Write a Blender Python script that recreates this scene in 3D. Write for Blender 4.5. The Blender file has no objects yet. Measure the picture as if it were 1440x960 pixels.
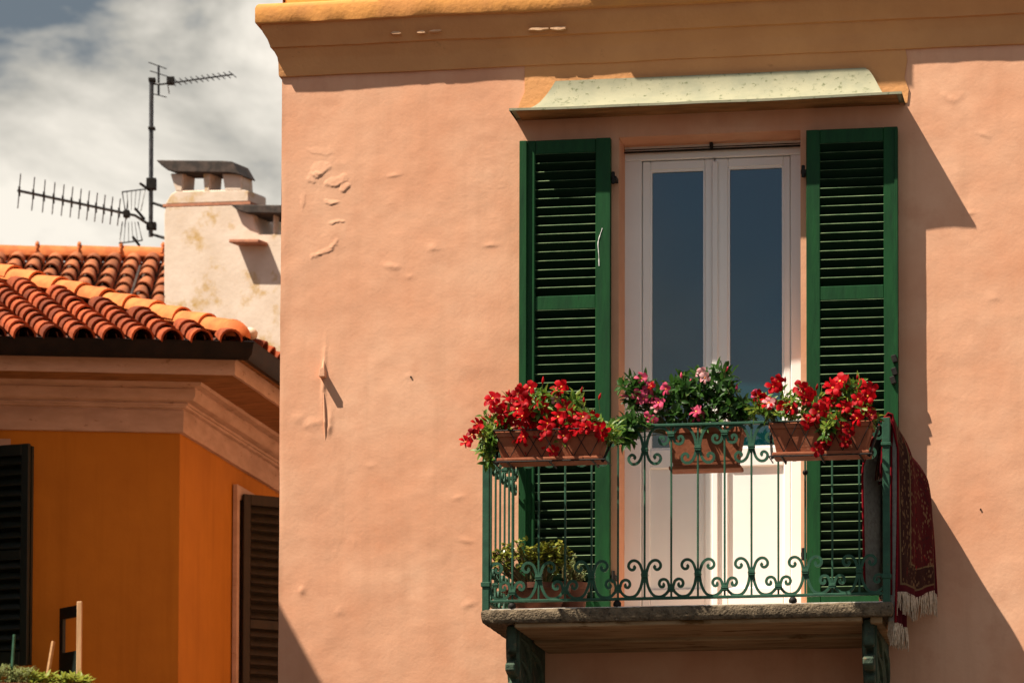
import bpy, bmesh, math, random
import numpy as np
from mathutils import Vector, Matrix, Euler
V = Vector
R = math.radians
random.seed(7)
S = bpy.context.scene
col = S.collection

# ------------------------------------------------------------------ camera
FPX, PITCH, YAW, ROLL, DIST = 5600.0, math.atan(.059), math.atan(.1786), .003, 21.5
HORIZON = 1590.0
SHY = (HORIZON - 480 - FPX * math.tan(PITCH)) / 1440
cam_d = bpy.data.cameras.new('camera')
cam = bpy.data.objects.new('camera', cam_d); col.objects.link(cam)
CR = Matrix.Rotation(YAW, 3, 'Z') @ Matrix.Rotation(math.pi / 2 + PITCH, 3, 'X') @ Matrix.Rotation(ROLL, 3, 'Z')
def ldir(px, py):
    return V(((px - 720) / FPX, (480 - py) / FPX + SHY * 1440 / FPX, -1.0))
_d = CR @ ldir(720, 480)
CAM = V((0, 0, 0)) - _d * DIST
ZC = 1.6 - CAM.z                      # eye height 1.6 m above the street
CAM.z = 1.6
cam.matrix_world = Matrix.Translation(CAM) @ CR.to_4x4()
cam_d.sensor_width = 36; cam_d.sensor_fit = 'HORIZONTAL'
cam_d.lens = FPX / 1440 * 36
cam_d.shift_y = SHY
cam_d.clip_start = .5; cam_d.clip_end = 5000
cam_d.dof.use_dof = True; cam_d.dof.focus_distance = DIST - .3; cam_d.dof.aperture_fstop = 5.6
S.camera = cam
def ray(px, py): return (CR @ ldir(px, py))
def P(px, py, Y=0.0):
    d = ray(px, py); t = (Y - CAM.y) / d.y
    return CAM + d * t
def PD(px, py, depth):                 # point at a distance along the view axis
    return CAM + ray(px, py) * depth
VH = V((-math.sin(YAW), math.cos(YAW), 0)); RH = V((math.cos(YAW), math.sin(YAW), 0))

# ------------------------------------------------------------------ light
LDIR = V((1.60, 1.0, -2.90)).normalized()
S_EL = math.asin(-LDIR.z); S_ROT = math.atan2(-LDIR.x, -LDIR.y)
w = bpy.data.worlds.new('World'); S.world = w; w.use_nodes = True
nt = w.node_tree; nt.nodes.clear()
def N(t, tree=None, **kw):
    n = (tree or nt).nodes.new(t)
    for k, v in kw.items():
        if k in n.inputs.keys(): n.inputs[k].default_value = v
        else: setattr(n, k, v)
    return n
out = N('ShaderNodeOutputWorld'); bg = N('ShaderNodeBackground'); bg.inputs['Strength'].default_value = .05
sky = N('ShaderNodeTexSky', sky_type='NISHITA', sun_disc=False)
sky.sun_elevation = S_EL; sky.sun_rotation = S_ROT; sky.air_density = 1.0; sky.dust_density = .6
tc = N('ShaderNodeTexCoord'); mp = N('ShaderNodeMapping'); mp.inputs['Location'].default_value = (-2.19, 2.08, 1.58); mp.inputs['Scale'].default_value = (1, 1, 1.6)
n1 = N('ShaderNodeTexNoise'); n1.inputs['Scale'].default_value = 2.3; n1.inputs['Detail'].default_value = 5
n2 = N('ShaderNodeTexNoise'); n2.inputs['Scale'].default_value = 13.0; n2.inputs['Detail'].default_value = 7; n2.inputs['Roughness'].default_value = .57; n2.inputs['Distortion'].default_value = .3
sep = N('ShaderNodeSeparateXYZ')
L = nt.links.new
L(tc.outputs['Generated'], mp.inputs['Vector']); L(mp.outputs[0], n1.inputs['Vector']); mp2 = N('ShaderNodeMapping'); mp2.inputs['Scale'].default_value = (1, 1, 1.6); mp2.inputs['Location'].default_value = (1.05, 2.03, 2.59); L(tc.outputs['Generated'], mp2.inputs['Vector']); L(mp2.outputs[0], n2.inputs['Vector'])
L(tc.outputs['Generated'], sep.inputs[0])
mr = N('ShaderNodeMapRange'); mr.inputs[1].default_value = .47; mr.inputs[2].default_value = .58
L(n1.outputs['Fac'], mr.inputs[0])
ccr = N('ShaderNodeValToRGB')
ccr.color_ramp.elements[0].position = .41; ccr.color_ramp.elements[0].color = (1.5, 1.85, 2.2, 1)
ccr.color_ramp.elements[1].position = .64; ccr.color_ramp.elements[1].color = (9.2, 8.6, 7.6, 1)
e = ccr.color_ramp.elements.new(.49); e.color = (5.0, 4.8, 4.3, 1)
L(n2.outputs['Fac'], ccr.inputs['Fac'])
mix = N('ShaderNodeMix', data_type='RGBA'); L(mr.outputs[0], mix.inputs['Factor']); L(sky.outputs[0], mix.inputs['A']); L(ccr.outputs[0], mix.inputs['B'])
L(mix.outputs['Result'], bg.inputs['Color']); L(bg.outputs[0], out.inputs['Surface'])
sd = bpy.data.lights.new('sun', 'SUN'); sd.energy = 5.0; sd.angle = R(.53); sd.color = (1.0, .90, .76)
so = bpy.data.objects.new('sun', sd); col.objects.link(so); so.rotation_euler = LDIR.to_track_quat('-Z', 'Y').to_euler(); so.location = (-20, -15, 40)
S.view_settings.view_transform = 'Standard'; S.view_settings.look = 'None'; S.view_settings.gamma = 1
S.view_settings.exposure = 1.1
S.cycles.max_bounces = 8; S.cycles.diffuse_bounces = 5; S.cycles.caustics_reflective = False; S.cycles.caustics_refractive = False
S.cycles.use_denoising = True

# ------------------------------------------------------------------ noise
def vnoise(x, y, seed=0):
    xi = np.floor(x).astype(np.int64); yi = np.floor(y).astype(np.int64); fx = x - xi; fy = y - yi
    def h(a, b):
        n = (a * 374761393 + b * 668265263 + seed * 974634777) & 0xffffffff
        n = ((n ^ (n >> 13)) * 1274126177) & 0xffffffff
        return ((n ^ (n >> 16)) & 0xffff) / 65535.0
    u = fx * fx * (3 - 2 * fx); v = fy * fy * (3 - 2 * fy)
    return (h(xi, yi) * (1 - u) + h(xi + 1, yi) * u) * (1 - v) + (h(xi, yi + 1) * (1 - u) + h(xi + 1, yi + 1) * u) * v - .5
def fbm(x, y, oct=4, seed=0, g=.5):
    s = 0; a = 1.0
    for k in range(oct):
        s = s + a * vnoise(x * 2 ** k, y * 2 ** k, seed + k * 7); a *= g
    return s

# ------------------------------------------------------------------ materials
def mat(name, c1, c2=None, rough=.7, scale=6, lo=.4, hi=.62, rnd=0.0, bump=0.0, bscale=60, spec=.3, metal=0.0, det=5, stretch=None, streak=0, c3=None, c3scale=30, c3lo=.66, c3hi=.72, bdist=.004):
    m = bpy.data.materials.new(name); m.use_nodes = True
    t = m.node_tree; bs = t.nodes['Principled BSDF']; l = t.links.new
    bs.inputs['Roughness'].default_value = rough; bs.inputs['Specular IOR Level'].default_value = spec; bs.inputs['Metallic'].default_value = metal
    ge = N('ShaderNodeNewGeometry', t); vec = ge.outputs['Position']
    if rnd:
        oi = N('ShaderNodeObjectInfo', t); ad = N('ShaderNodeVectorMath', t, operation='MULTIPLY_ADD')
        cmb = N('ShaderNodeCombineXYZ', t); 
        for i in range(3): l(oi.outputs['Random'], cmb.inputs[i])
        l(cmb.outputs[0], ad.inputs[0]); ad.inputs[1].default_value = (9, 5, 7); l(vec, ad.inputs[2]); vec = ad.outputs[0]
    if stretch:
        sc = N('ShaderNodeVectorMath', t, operation='MULTIPLY'); l(vec, sc.inputs[0]); sc.inputs[1].default_value = stretch; vec = sc.outputs[0]
    c2 = c2 or tuple(x * .75 for x in c1)
    no = N('ShaderNodeTexNoise', t); no.inputs['Scale'].default_value = scale; no.inputs['Detail'].default_value = det; no.inputs['Roughness'].default_value = .6; l(vec, no.inputs['Vector'])
    m1 = N('ShaderNodeMapRange', t); m1.inputs[1].default_value = lo; m1.inputs[2].default_value = hi; l(no.outputs['Fac'], m1.inputs[0])
    mx = N('ShaderNodeMix', t, data_type='RGBA'); l(m1.outputs[0], mx.inputs['Factor']); mx.inputs['A'].default_value = (*c1, 1); mx.inputs['B'].default_value = (*c2, 1)
    o = mx.outputs['Result']
    if c3:
        n3 = N('ShaderNodeTexNoise', t); n3.inputs['Scale'].default_value = c3scale; n3.inputs['Detail'].default_value = 6; n3.inputs['Roughness'].default_value = .65; l(vec, n3.inputs['Vector'])
        m3 = N('ShaderNodeMapRange', t); m3.inputs[1].default_value = c3lo; m3.inputs[2].default_value = c3hi; l(n3.outputs['Fac'], m3.inputs[0])
        x3 = N('ShaderNodeMix', t, data_type='RGBA'); l(m3.outputs[0], x3.inputs['Factor']); l(o, x3.inputs['A']); x3.inputs['B'].default_value = (*c3, 1); o = x3.outputs['Result']
    if streak:
        sv = N('ShaderNodeVectorMath', t, operation='MULTIPLY'); l(ge.outputs['Position'], sv.inputs[0]); sv.inputs[1].default_value = (9, 9, .55)
        sn = N('ShaderNodeTexNoise', t); sn.inputs['Scale'].default_value = 1.0; sn.inputs['Detail'].default_value = 6; sn.inputs['Roughness'].default_value = .62; l(sv.outputs[0], sn.inputs['Vector'])
        sm_ = N('ShaderNodeMapRange', t); sm_.inputs[1].default_value = .50; sm_.inputs[2].default_value = .74; sm_.inputs[4].default_value = streak; l(sn.outputs['Fac'], sm_.inputs[0])
        sx = N('ShaderNodeMix', t, data_type='RGBA'); l(sm_.outputs[0], sx.inputs['Factor']); l(o, sx.inputs['A']); sx.inputs['B'].default_value = (c1[0] * .55, c1[1] * .5, c1[2] * .45, 1); o = sx.outputs['Result']
    if rnd:
        hs = N('ShaderNodeHueSaturation', t); l(o, hs.inputs['Color'])
        mm = N('ShaderNodeMapRange', t); mm.inputs[3].default_value = 1 - rnd; mm.inputs[4].default_value = 1 + rnd; l(oi.outputs['Random'], mm.inputs[0]); l(mm.outputs[0], hs.inputs['Value']); o = hs.outputs[0]
    l(o, bs.inputs['Base Color'])
    if bump:
        nb = N('ShaderNodeTexNoise', t); nb.inputs['Scale'].default_value = bscale; nb.inputs['Detail'].default_value = 5; l(vec, nb.inputs['Vector'])
        b = N('ShaderNodeBump', t); b.inputs['Strength'].default_value = bump; b.inputs['Distance'].default_value = bdist; l(nb.outputs['Fac'], b.inputs['Height']); l(b.outputs[0], bs.inputs['Normal'])
    return m
M = {}
M['pink'] = mat('pink_stucco', (.70, .395, .25), (.62, .295, .17), .9, 1.5, .36, .66, bump=.22, bscale=55, spec=.1, streak=.2, c3=(.60, .30, .18), c3scale=3.2, c3lo=.52, c3hi=.72)
M['cornice'] = mat('cornice_stucco', (.62, .305, .125), (.54, .255, .105), .9, 3, .35, .7, bump=.8, bscale=38, spec=.1, c3=(.30, .13, .05), c3scale=9, c3lo=.66, c3hi=.82)
M['yellow'] = mat('ochre_stucco', (.74, .36, .085), (.66, .30, .08), .9, 4, bump=.4, bscale=60, spec=.1)
M['patch'] = mat('ochre_patch', (.50, .235, .075), (.43, .20, .07), .9, 4, bump=.4, bscale=60, spec=.1)
M['lip'] = mat('ochre_lip', (.66, .30, .085), (.58, .26, .085), .9, 5, bump=.7, bscale=38, spec=.1, c3=(.34, .15, .06), c3scale=8, c3lo=.62, c3hi=.76)
M['pale_spot'] = mat('pale_plaster', (.66, .42, .25), (.55, .33, .19), .95, 30, spec=.1, bump=.5, bscale=120)
M['slat_edge'] = mat('sunlit_slat_edge', (.13, .185, .085), (.05, .10, .04), .6, 14, .35, .65)  # pale colour stands in for sun caught along the slat edges
M['slat'] = mat('shaded_slat_paint', (.0035, .018, .007), (.0025, .012, .005), .6, 7, spec=.08, stretch=(.5, 3, 3), c3=(.05, .07, .03), c3scale=40, c3lo=.7, c3hi=.74)  # shutter green darkened; the shade under the slats is in this colour
M['green'] = mat('green_paint', (.0078, .058, .0155), (.005, .036, .011), .55, 7, .35, .7, bump=.35, bscale=25, spec=.15, stretch=(3, 3, .5), c3=(.010, .028, .013), c3scale=22, c3lo=.64, c3hi=.70)
M['iron'] = mat('railing_paint', (.026, .088, .050), (.016, .054, .032), .55, 20, .35, .7, bump=.3, bscale=150, spec=.2, c3=(.10, .075, .04), c3scale=60, c3lo=.68, c3hi=.73)
M['corbel'] = mat('corbel_paint', (.055, .085, .055), (.035, .05, .035), .8, 14, bump=.6, bscale=60, spec=.2, c3=(.16, .12, .07), c3scale=18, c3lo=.58, c3hi=.68, bdist=.01)
M['white'] = mat('white_paint', (.79, .765, .73), (.74, .715, .68), .5, 3, .35, .75, spec=.4, bump=.08, bscale=20)
M['stone'] = mat('rough_stone', (.185, .140, .090), (.095, .072, .048), .95, 22, .38, .62, bump=1.0, bscale=90, spec=.1, c3=(.04, .032, .024), c3scale=40, c3lo=.57, c3hi=.66, bdist=.012)
M['soffit'] = mat('stained_soffit', (.40, .28, .16), (.24, .15, .075), .95, 5, .35, .65, bump=.5, bscale=40, spec=.1, c3=(.12, .06, .02), c3scale=7, c3lo=.56, c3hi=.66, stretch=(.5, 2.4, 1))
M['zinc'] = mat('weathered_sheet', (.29, .278, .185), (.235, .235, .16), .8, 7, .4, .65, bump=.3, bscale=40, spec=.2, c3=(.11, .12, .06), c3scale=30, c3lo=.57, c3hi=.68)
M['dark_iron'] = mat('dark_metal', (.012, .011, .010), (.022, .018, .015), .6, 30, spec=.12)
M['terra'] = mat('terracotta', (.29, .092, .042), (.23, .07, .032), .8, 12, bump=.3, bscale=80, spec=.2, c3=(.40, .2, .12), c3scale=20, c3lo=.62, c3hi=.75)
M['bounce_pale'] = mat('pale_bounce_floor', (.72, .66, .57), (.66, .59, .5), .6, 5)  # pale so the added balcony sheet reflects sun onto the door
M['shaded_pot'] = mat('shaded_clay_pot', (.17, .06, .032), (.12, .042, .024), .85, 12, bump=.3, bscale=60)  # terracotta darkened, putting the shade on the floor pots into the colour
M['soil'] = mat('soil', (.05, .035, .02), (.03, .02, .012), .95, 40, bump=1, bscale=80)
M['leaf'] = mat('leaf', (.05, .125, .016), (.10, .19, .022), .42, 25, .4, .6, spec=.25, c3=(.24, .30, .045), c3scale=12, c3lo=.50, c3hi=.58)
M['leaf2'] = mat('dark_leaf', (.022, .070, .012), (.04, .10, .016), .42, 25, .4, .6, spec=.22, c3=(.15, .20, .05), c3scale=16, c3lo=.60, c3hi=.66)
M['jade'] = mat('jade_leaf', (.16, .20, .03), (.26, .25, .03), .35, 22, .4, .6, spec=.5, c3=(.22, .07, .02), c3scale=30, c3lo=.62, c3hi=.68)
M['herb'] = mat('herb_leaf', (.15, .18, .06), (.24, .27, .10), .5, 30, spec=.3)
M['bush'] = mat('bush_leaf', (.20, .25, .035), (.30, .33, .05), .5, 12, spec=.3)
M['stem'] = mat('stem', (.09, .11, .03), (.12, .08, .03), .7, 20)
M['red'] = mat('red_petal', (.44, .003, .006), (.34, .002, .008), .5, 60, rnd=.42, spec=.12)
M['pinkp'] = mat('pink_petal', (.60, .045, .13), (.66, .12, .20), .5, 50, rnd=.2, spec=.12)
M['pale'] = mat('pale_petal', (.75, .44, .42), (.72, .24, .28), .45, 40, rnd=.1, spec=.25)
M['throat'] = mat('flower_throat', (.75, .25, .02), (.6, .12, .02), .5, 60)
M['ograpo'] = None
M['orange'] = mat('orange_stucco', (.44, .178, .022), (.38, .150, .020), .9, 2.2, .35, .7, bump=.3, bscale=40, spec=.1, streak=.3)
M['mould'] = mat('pale_moulding', (.50, .36, .27), (.40, .28, .20), .9, 4, .35, .68, bump=.4, bscale=40, spec=.1, c3=(.2, .11, .06), c3scale=9, c3lo=.62, c3hi=.72, stretch=(1, 1, 3))
M['eave'] = mat('eave_boards', (.30, .15, .06), (.2, .1, .04), .9, 6, spec=.1, stretch=(1, 4, 1))
M['gutter'] = mat('gutter_metal', (.006, .005, .004), (.014, .009, .006), .6, 8, spec=.2)
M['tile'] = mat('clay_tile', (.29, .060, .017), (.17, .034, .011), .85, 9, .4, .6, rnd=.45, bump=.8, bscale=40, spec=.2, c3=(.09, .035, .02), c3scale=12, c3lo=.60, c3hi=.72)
M['pan'] = mat('dark_pan_tile', (.085, .026, .012), (.05, .018, .010), .9, 12, rnd=.3, bump=.4, bscale=60)  # pan tiles, darker than the cover tiles
M['hip'] = mat('hip_tile', (.56, .165, .045), (.45, .115, .032), .8, 9, .4, .6, rnd=.18, bump=.4, bscale=60, spec=.2)
M['oldtile'] = mat('old_clay_tile', (.36, .115, .042), (.26, .082, .034), .85, 9, .4, .6, rnd=.3, bump=.4, bscale=60, spec=.2, c3=(.12, .07, .04), c3scale=10, c3lo=.56, c3hi=.7)
M['chim'] = mat('chimney_render', (.63, .52, .42), (.54, .43, .33), .95, 4, .35, .7, bump=.6, bscale=25, spec=.1, c3=(.42, .26, .08), c3scale=3.4, c3lo=.54, c3hi=.68)
M['cap'] = mat('chimney_cap', (.03, .024, .020), (.07, .05, .04), .9, 12, bump=.5, bscale=50)
M['brick'] = mat('brick_edge', (.42, .18, .10), (.3, .13, .08), .9, 20)
M['brown'] = mat('brown_shutter', (.034, .025, .013), (.022, .017, .010), .6, 8, spec=.3, stretch=(3, 3, .5))
M['blackgreen'] = mat('dark_shutter', (.006, .012, .008), (.004, .009, .006), .5, 8, spec=.4)
M['wood'] = mat('pale_wood', (.55, .36, .20), (.42, .26, .13), .7, 8, stretch=(4, 4, .5))
M['stick'] = mat('stick_wood', (.42, .24, .11), (.3, .16, .07), .8, 20)
M['alu'] = mat('antenna_metal', (.10, .10, .10), (.05, .05, .05), .45, 20, metal=.4)
M['fringe'] = mat('wool_fringe', (.50, .40, .29), (.34, .26, .18), .95, 60, spec=.05)
M['backing'] = mat('rug_backing', (.40, .38, .34), (.30, .28, .25), .95, 40, spec=.05, c3=(.5, .46, .4), c3scale=60, c3lo=.6, c3hi=.66)
M['rededge'] = mat('rug_edge', (.17, .005, .010), (.11, .004, .008), .9, 40, spec=.05)
M['ground'] = mat('street_paving', (.085, .072, .06), (.06, .05, .042), .9, .6, bump=.3, bscale=8, spec=.2)
M['roof_under'] = mat('roof_deck', (.10, .06, .04), None, .9, 5)
def translucent(k, f):
    t = M[k].node_tree; b = t.nodes['Principled BSDF']; o = [n for n in t.nodes if n.type == 'OUTPUT_MATERIAL'][0]
    tr = N('ShaderNodeBsdfTranslucent', t); mx = N('ShaderNodeMixShader', t); mx.inputs[0].default_value = f
    t.links.new(b.inputs['Base Color'].links[0].from_socket, tr.inputs['Color']); t.links.new(b.outputs[0], mx.inputs[1]); t.links.new(tr.outputs[0], mx.inputs[2]); t.links.new(mx.outputs[0], o.inputs['Surface'])
for k in ('leaf', 'leaf2', 'herb', 'bush', 'red', 'pinkp', 'pale'): translucent(k, .4)
translucent('jade', .25)
def glass():
    m = bpy.data.materials.new('window_glass'); m.use_nodes = True
    b = m.node_tree.nodes['Principled BSDF']; b.inputs['Base Color'].default_value = (.002, .030, .036, 1); b.inputs['Roughness'].default_value = .03; b.inputs['IOR'].default_value = 1.5
    b.inputs['Specular IOR Level'].default_value = 1.0
    t = m.node_tree; ge = N('ShaderNodeNewGeometry', t); no = N('ShaderNodeTexNoise', t); no.inputs['Scale'].default_value = 1.8; t.links.new(ge.outputs['Position'], no.inputs['Vector'])
    bu = N('ShaderNodeBump', t); bu.inputs['Strength'].default_value = .02; t.links.new(no.outputs['Fac'], bu.inputs['Height']); t.links.new(bu.outputs[0], b.inputs['Normal'])
    return m
M['glass'] = glass()
def rugmat():
    m = bpy.data.materials.new('rug_pile'); m.use_nodes = True
    t = m.node_tree; b = t.nodes['Principled BSDF']; b.inputs['Roughness'].default_value = .95; b.inputs['Specular IOR Level'].default_value = .05; l = t.links.new
    uv = N('ShaderNodeUVMap', t); sp = N('ShaderNodeSeparateXYZ', t); l(uv.outputs[0], sp.inputs[0])
    def math_(op, a, bb):
        n = N('ShaderNodeMath', t, operation=op)
        for i, q in enumerate((a, bb)):
            if isinstance(q, (int, float)): n.inputs[i].default_value = q
            else: l(q, n.inputs[i])
        return n.outputs[0]
    # distance from the nearest rug edge, in metres (uv are metres; rug 0.7 x 1.9)
    du = math_('MINIMUM', sp.outputs[0], math_('SUBTRACT', .70, sp.outputs[0]))
    dv = math_('MINIMUM', sp.outputs[1], math_('SUBTRACT', 1.9, sp.outputs[1]))
    d = math_('MINIMUM', du, dv)
    r = N('ShaderNodeValToRGB', t); r.color_ramp.interpolation = 'CONSTANT'
    l(math_('MULTIPLY', d, 2.5), r.inputs[0])
    A = [(0, (.05, .004, .008)), (.10, (.11, .075, .038)), (.125, (.030, .011, .009)), (.36, (.12, .085, .042)), (.38, (.060, .007, .009))]
    els = r.color_ramp.elements; els[0].position = 0; els[0].color = (*A[0][1], 1); els[1].position = A[1][0]; els[1].color = (*A[1][1], 1)
    for p, c in A[2:]:
        e = els.new(p); e.color = (*c, 1)
    vo = N('ShaderNodeTexVoronoi', t); vo.inputs['Scale'].default_value = 17; us = N('ShaderNodeVectorMath', t, operation='MULTIPLY'); us.inputs[1].default_value = (1.5, .75, 1); l(uv.outputs[0], us.inputs[0]); l(us.outputs[0], vo.inputs['Vector'])
    v2 = N('ShaderNodeTexVoronoi', t); v2.inputs['Scale'].default_value = 52; l(us.outputs[0], v2.inputs['Vector'])
    r2 = N('ShaderNodeValToRGB', t); r2.color_ramp.elements[0].position = .30; r2.color_ramp.elements[0].color = (1, 1, 1, 1); r2.color_ramp.elements[1].position = .42; r2.color_ramp.elements[1].color = (0, 0, 0, 1); l(v2.outputs['Distance'], r2.inputs[0])
    r3 = N('ShaderNodeValToRGB', t); r3.color_ramp.interpolation = 'CONSTANT'
    for p, c in ((.45, (.02, .01, .012)), (.6, (.15, .09, .04)), (.8, (.20, .012, .014))):
        e = r3.color_ramp.elements.new(p); e.color = (*c, 1)
    r3.color_ramp.elements[0].color = (.19, .12, .06, 1); r3.color_ramp.elements[-1].color = (.1, .04, .05, 1)
    l(vo.outputs['Color'], r3.inputs[0])
    inside = math_('GREATER_THAN', d, .05)
    f = math_('MULTIPLY', math_('MULTIPLY', r2.outputs[0], inside), .62)
    mx = N('ShaderNodeMix', t, data_type='RGBA'); l(f, mx.inputs['Factor']); l(r.outputs[0], mx.inputs['A']); l(r3.outputs[0], mx.inputs['B'])
    l(mx.outputs['Result'], b.inputs['Base Color'])
    no = N('ShaderNodeTexNoise', t); no.inputs['Scale'].default_value = 300; l(uv.outputs[0], no.inputs['Vector'])
    bu = N('ShaderNodeBump', t); bu.inputs['Strength'].default_value = .5; bu.inputs['Distance'].default_value = .003; l(no.outputs['Fac'], bu.inputs['Height']); l(bu.outputs[0], b.inputs['Normal'])
    return m
M['rug'] = rugmat()

# ------------------------------------------------------------------ mesh helpers
class MB:
    def __init__(s): s.v = []; s.f = []; s.m = []; s.uv = None
    def add(s, vs, fs, mi=0):
        o = len(s.v); s.v += [tuple(p) for p in vs]; s.f += [tuple(i + o for i in f) for f in fs]; s.m += [mi] * len(fs); return s
    def box(s, x0, x1, y0, y1, z0, z1, mi=0):
        return s.add([(x0, y0, z0), (x1, y0, z0), (x1, y1, z0), (x0, y1, z0), (x0, y0, z1), (x1, y0, z1), (x1, y1, z1), (x0, y1, z1)],
                     [(3, 2, 1, 0), (4, 5, 6, 7), (0, 1, 5, 4), (1, 2, 6, 5), (2, 3, 7, 6), (3, 0, 4, 7)], mi)
    def obox(s, c, ax, h, mi=0):
        c = V(c); a = [V(q).normalized() * k for q, k in zip(ax, h)]
        vs = [c + a[0] * i + a[1] * j + a[2] * k for k in (-1, 1) for (i, j) in ((-1, -1), (1, -1), (1, 1), (-1, 1))]
        return s.add(vs, [(3, 2, 1, 0), (4, 5, 6, 7), (0, 1, 5, 4), (1, 2, 6, 5), (2, 3, 7, 6), (3, 0, 4, 7)], mi)
    def prism(s, poly, ext, mi=0):
        n = len(poly); e = V(ext); vs = [V(p) for p in poly] + [V(p) + e for p in poly]
        return s.add(vs, [tuple(range(n))[::-1], tuple(range(n, 2 * n))] + [(i, (i + 1) % n, n + (i + 1) % n, n + i) for i in range(n)], mi)
    def tube(s, pts, r, n=6, mi=0, cap=True, up=None, sq=None):
        pts = [V(p) for p in pts]; m = len(pts); rr = r if isinstance(r, (list, tuple)) else [r] * m; vs = []
        for i, p in enumerate(pts):
            t = (pts[min(i + 1, m - 1)] - pts[max(i - 1, 0)]).normalized()
            u = V(up) if up else (V((0, 0, 1)) if abs(t.z) < .9 else V((0, 1, 0)))
            a = t.cross(u).normalized(); b = a.cross(t)
            if sq:
                for (k, q) in ((-1, -1), (1, -1), (1, 1), (-1, 1)): vs.append(p + a * sq[0] * k + b * sq[1] * q)
            else:
                for k in range(n): th = 2 * math.pi * k / n; vs.append(p + (a * math.cos(th) + b * math.sin(th)) * rr[i])
        n = 4 if sq else n
        fs = [(i * n + k, i * n + (k + 1) % n, (i + 1) * n + (k + 1) % n, (i + 1) * n + k) for i in range(m - 1) for k in range(n)]
        if cap: fs += [tuple(range(n))[::-1], tuple(range((m - 1) * n, m * n))]
        return s.add(vs, fs, mi)
    def lathe(s, prof, c=(0, 0, 0), n=20, mi=0):
        c = V(c); vs = [c + V((r * math.cos(2 * math.pi * k / n), r * math.sin(2 * math.pi * k / n), z)) for r, z in prof for k in range(n)]
        m = len(prof)
        return s.add(vs, [(i * n + k, i * n + (k + 1) % n, (i + 1) * n + (k + 1) % n, (i + 1) * n + k) for i in range(m - 1) for k in range(n)] + [tuple(range(n))[::-1], tuple(range((m - 1) * n, m * n))], mi)
    def grid(s, rows, mi=0, flip=False):
        nr, nc = len(rows), len(rows[0]); vs = [p for r in rows for p in r]
        fs = [(i * nc + j, i * nc + j + 1, (i + 1) * nc + j + 1, (i + 1) * nc + j) for i in range(nr - 1) for j in range(nc - 1)]
        return s.add(vs, [f[::-1] for f in fs] if flip else fs, mi)
    def mesh(s, name, mats, at=(0, 0, 0), bevel=0, smooth=False, seg=1):
        me = bpy.data.meshes.new(name); at = V(at)
        me.from_pydata([V(p) - at for p in s.v], [], s.f)
        for m in (mats if isinstance(mats, (list, tuple)) else [mats]): me.materials.append(m)
        if any(s.m): me.polygons.foreach_set('material_index', s.m)
        if bevel:
            bm = bmesh.new(); bm.from_mesh(me); bmesh.ops.recalc_face_normals(bm, faces=bm.faces)
            ed = [e for e in bm.edges if e.is_manifold and e.calc_face_angle(0) > .5]
            bmesh.ops.bevel(bm, geom=ed, offset=bevel, segments=seg, profile=.6, affect='EDGES', clamp_overlap=True)
            bm.to_mesh(me); bm.free()
        if smooth:
            me.polygons.foreach_set('use_smooth', [True] * len(me.polygons))
            if smooth != 'all':
                try: me.set_sharp_from_angle(angle=R(40))
                except Exception: pass
        me.update(); return me
WP = {}
def link(name, me, parent=None, at=None, rot=None, scale=None):
    o = bpy.data.objects.new(name, me); col.objects.link(o)
    base = WP[parent.name] if parent else V((0, 0, 0))
    at = V(at) if at is not None else (base.copy() if parent else V((0, 0, 0)))
    if parent: o.parent = parent
    o.location = at - base; WP[o.name] = at.copy()
    if rot is not None: o.rotation_euler = rot
    if scale is not None: o.scale = scale
    return o
def part(name, mb, m, parent, at=None, **kw):
    at = V(at) if at is not None else WP[parent.name]
    return link(name, mb.mesh(name, m, at, **kw), parent, at)
def thing(name, label, cat, at, group=None):
    o = link(name, None, None, at); o.empty_display_size = .2
    o['label'] = label; o['category'] = cat
    if group: o['group'] = group
    return o
def sweep(path, prof, jit=None, closed_prof=True):
    # path: 2D points, outward side on the right-hand of travel is given by normals computed here; prof: (out, z)
    n = len(path); rows = []
    P2 = [V((p[0], p[1])) for p in path]
    for i in range(n):
        ds = []
        if i > 0: ds.append((P2[i] - P2[i - 1]).normalized())
        if i < n - 1: ds.append((P2[i + 1] - P2[i]).normalized())
        ns = [V((d.y, -d.x)) for d in ds]
        m = sum(ns, V((0, 0))).normalized(); m = m / max(.2, m.dot(ns[0]))
        row = []
        for k, (o, z) in enumerate(prof):
            oo, zz = o, z
            if jit: do, dz = jit(i, k); oo += do; zz += dz
            row.append((P2[i].x + m.x * oo, P2[i].y + m.y * oo, zz))
        rows.append(row)
    return rows
def catmull(pts, k=4):
    pts = [V(p) for p in pts]; out = []
    for i in range(len(pts) - 1):
        p0, p1, p2, p3 = pts[max(i - 1, 0)], pts[i], pts[i + 1], pts[min(i + 2, len(pts) - 1)]
        for j in range(k):
            t = j / k
            out.append(.5 * ((2 * p1) + (p2 - p0) * t + (2 * p0 - 5 * p1 + 4 * p2 - p3) * t * t + (3 * p1 - p0 - 3 * p2 + p3) * t ** 3))
    return out + [pts[-1]]

# ================================================================== SETTING
g = MB().box(-400, 400, -400, 900, -.3, 0)
o = part('ground', g, M['ground'], None, (0, 0, 0)) if False else link('ground', g.mesh('ground', M['ground']))
o['kind'] = 'structure'; o['label'] = 'paved street below the houses'

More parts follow.
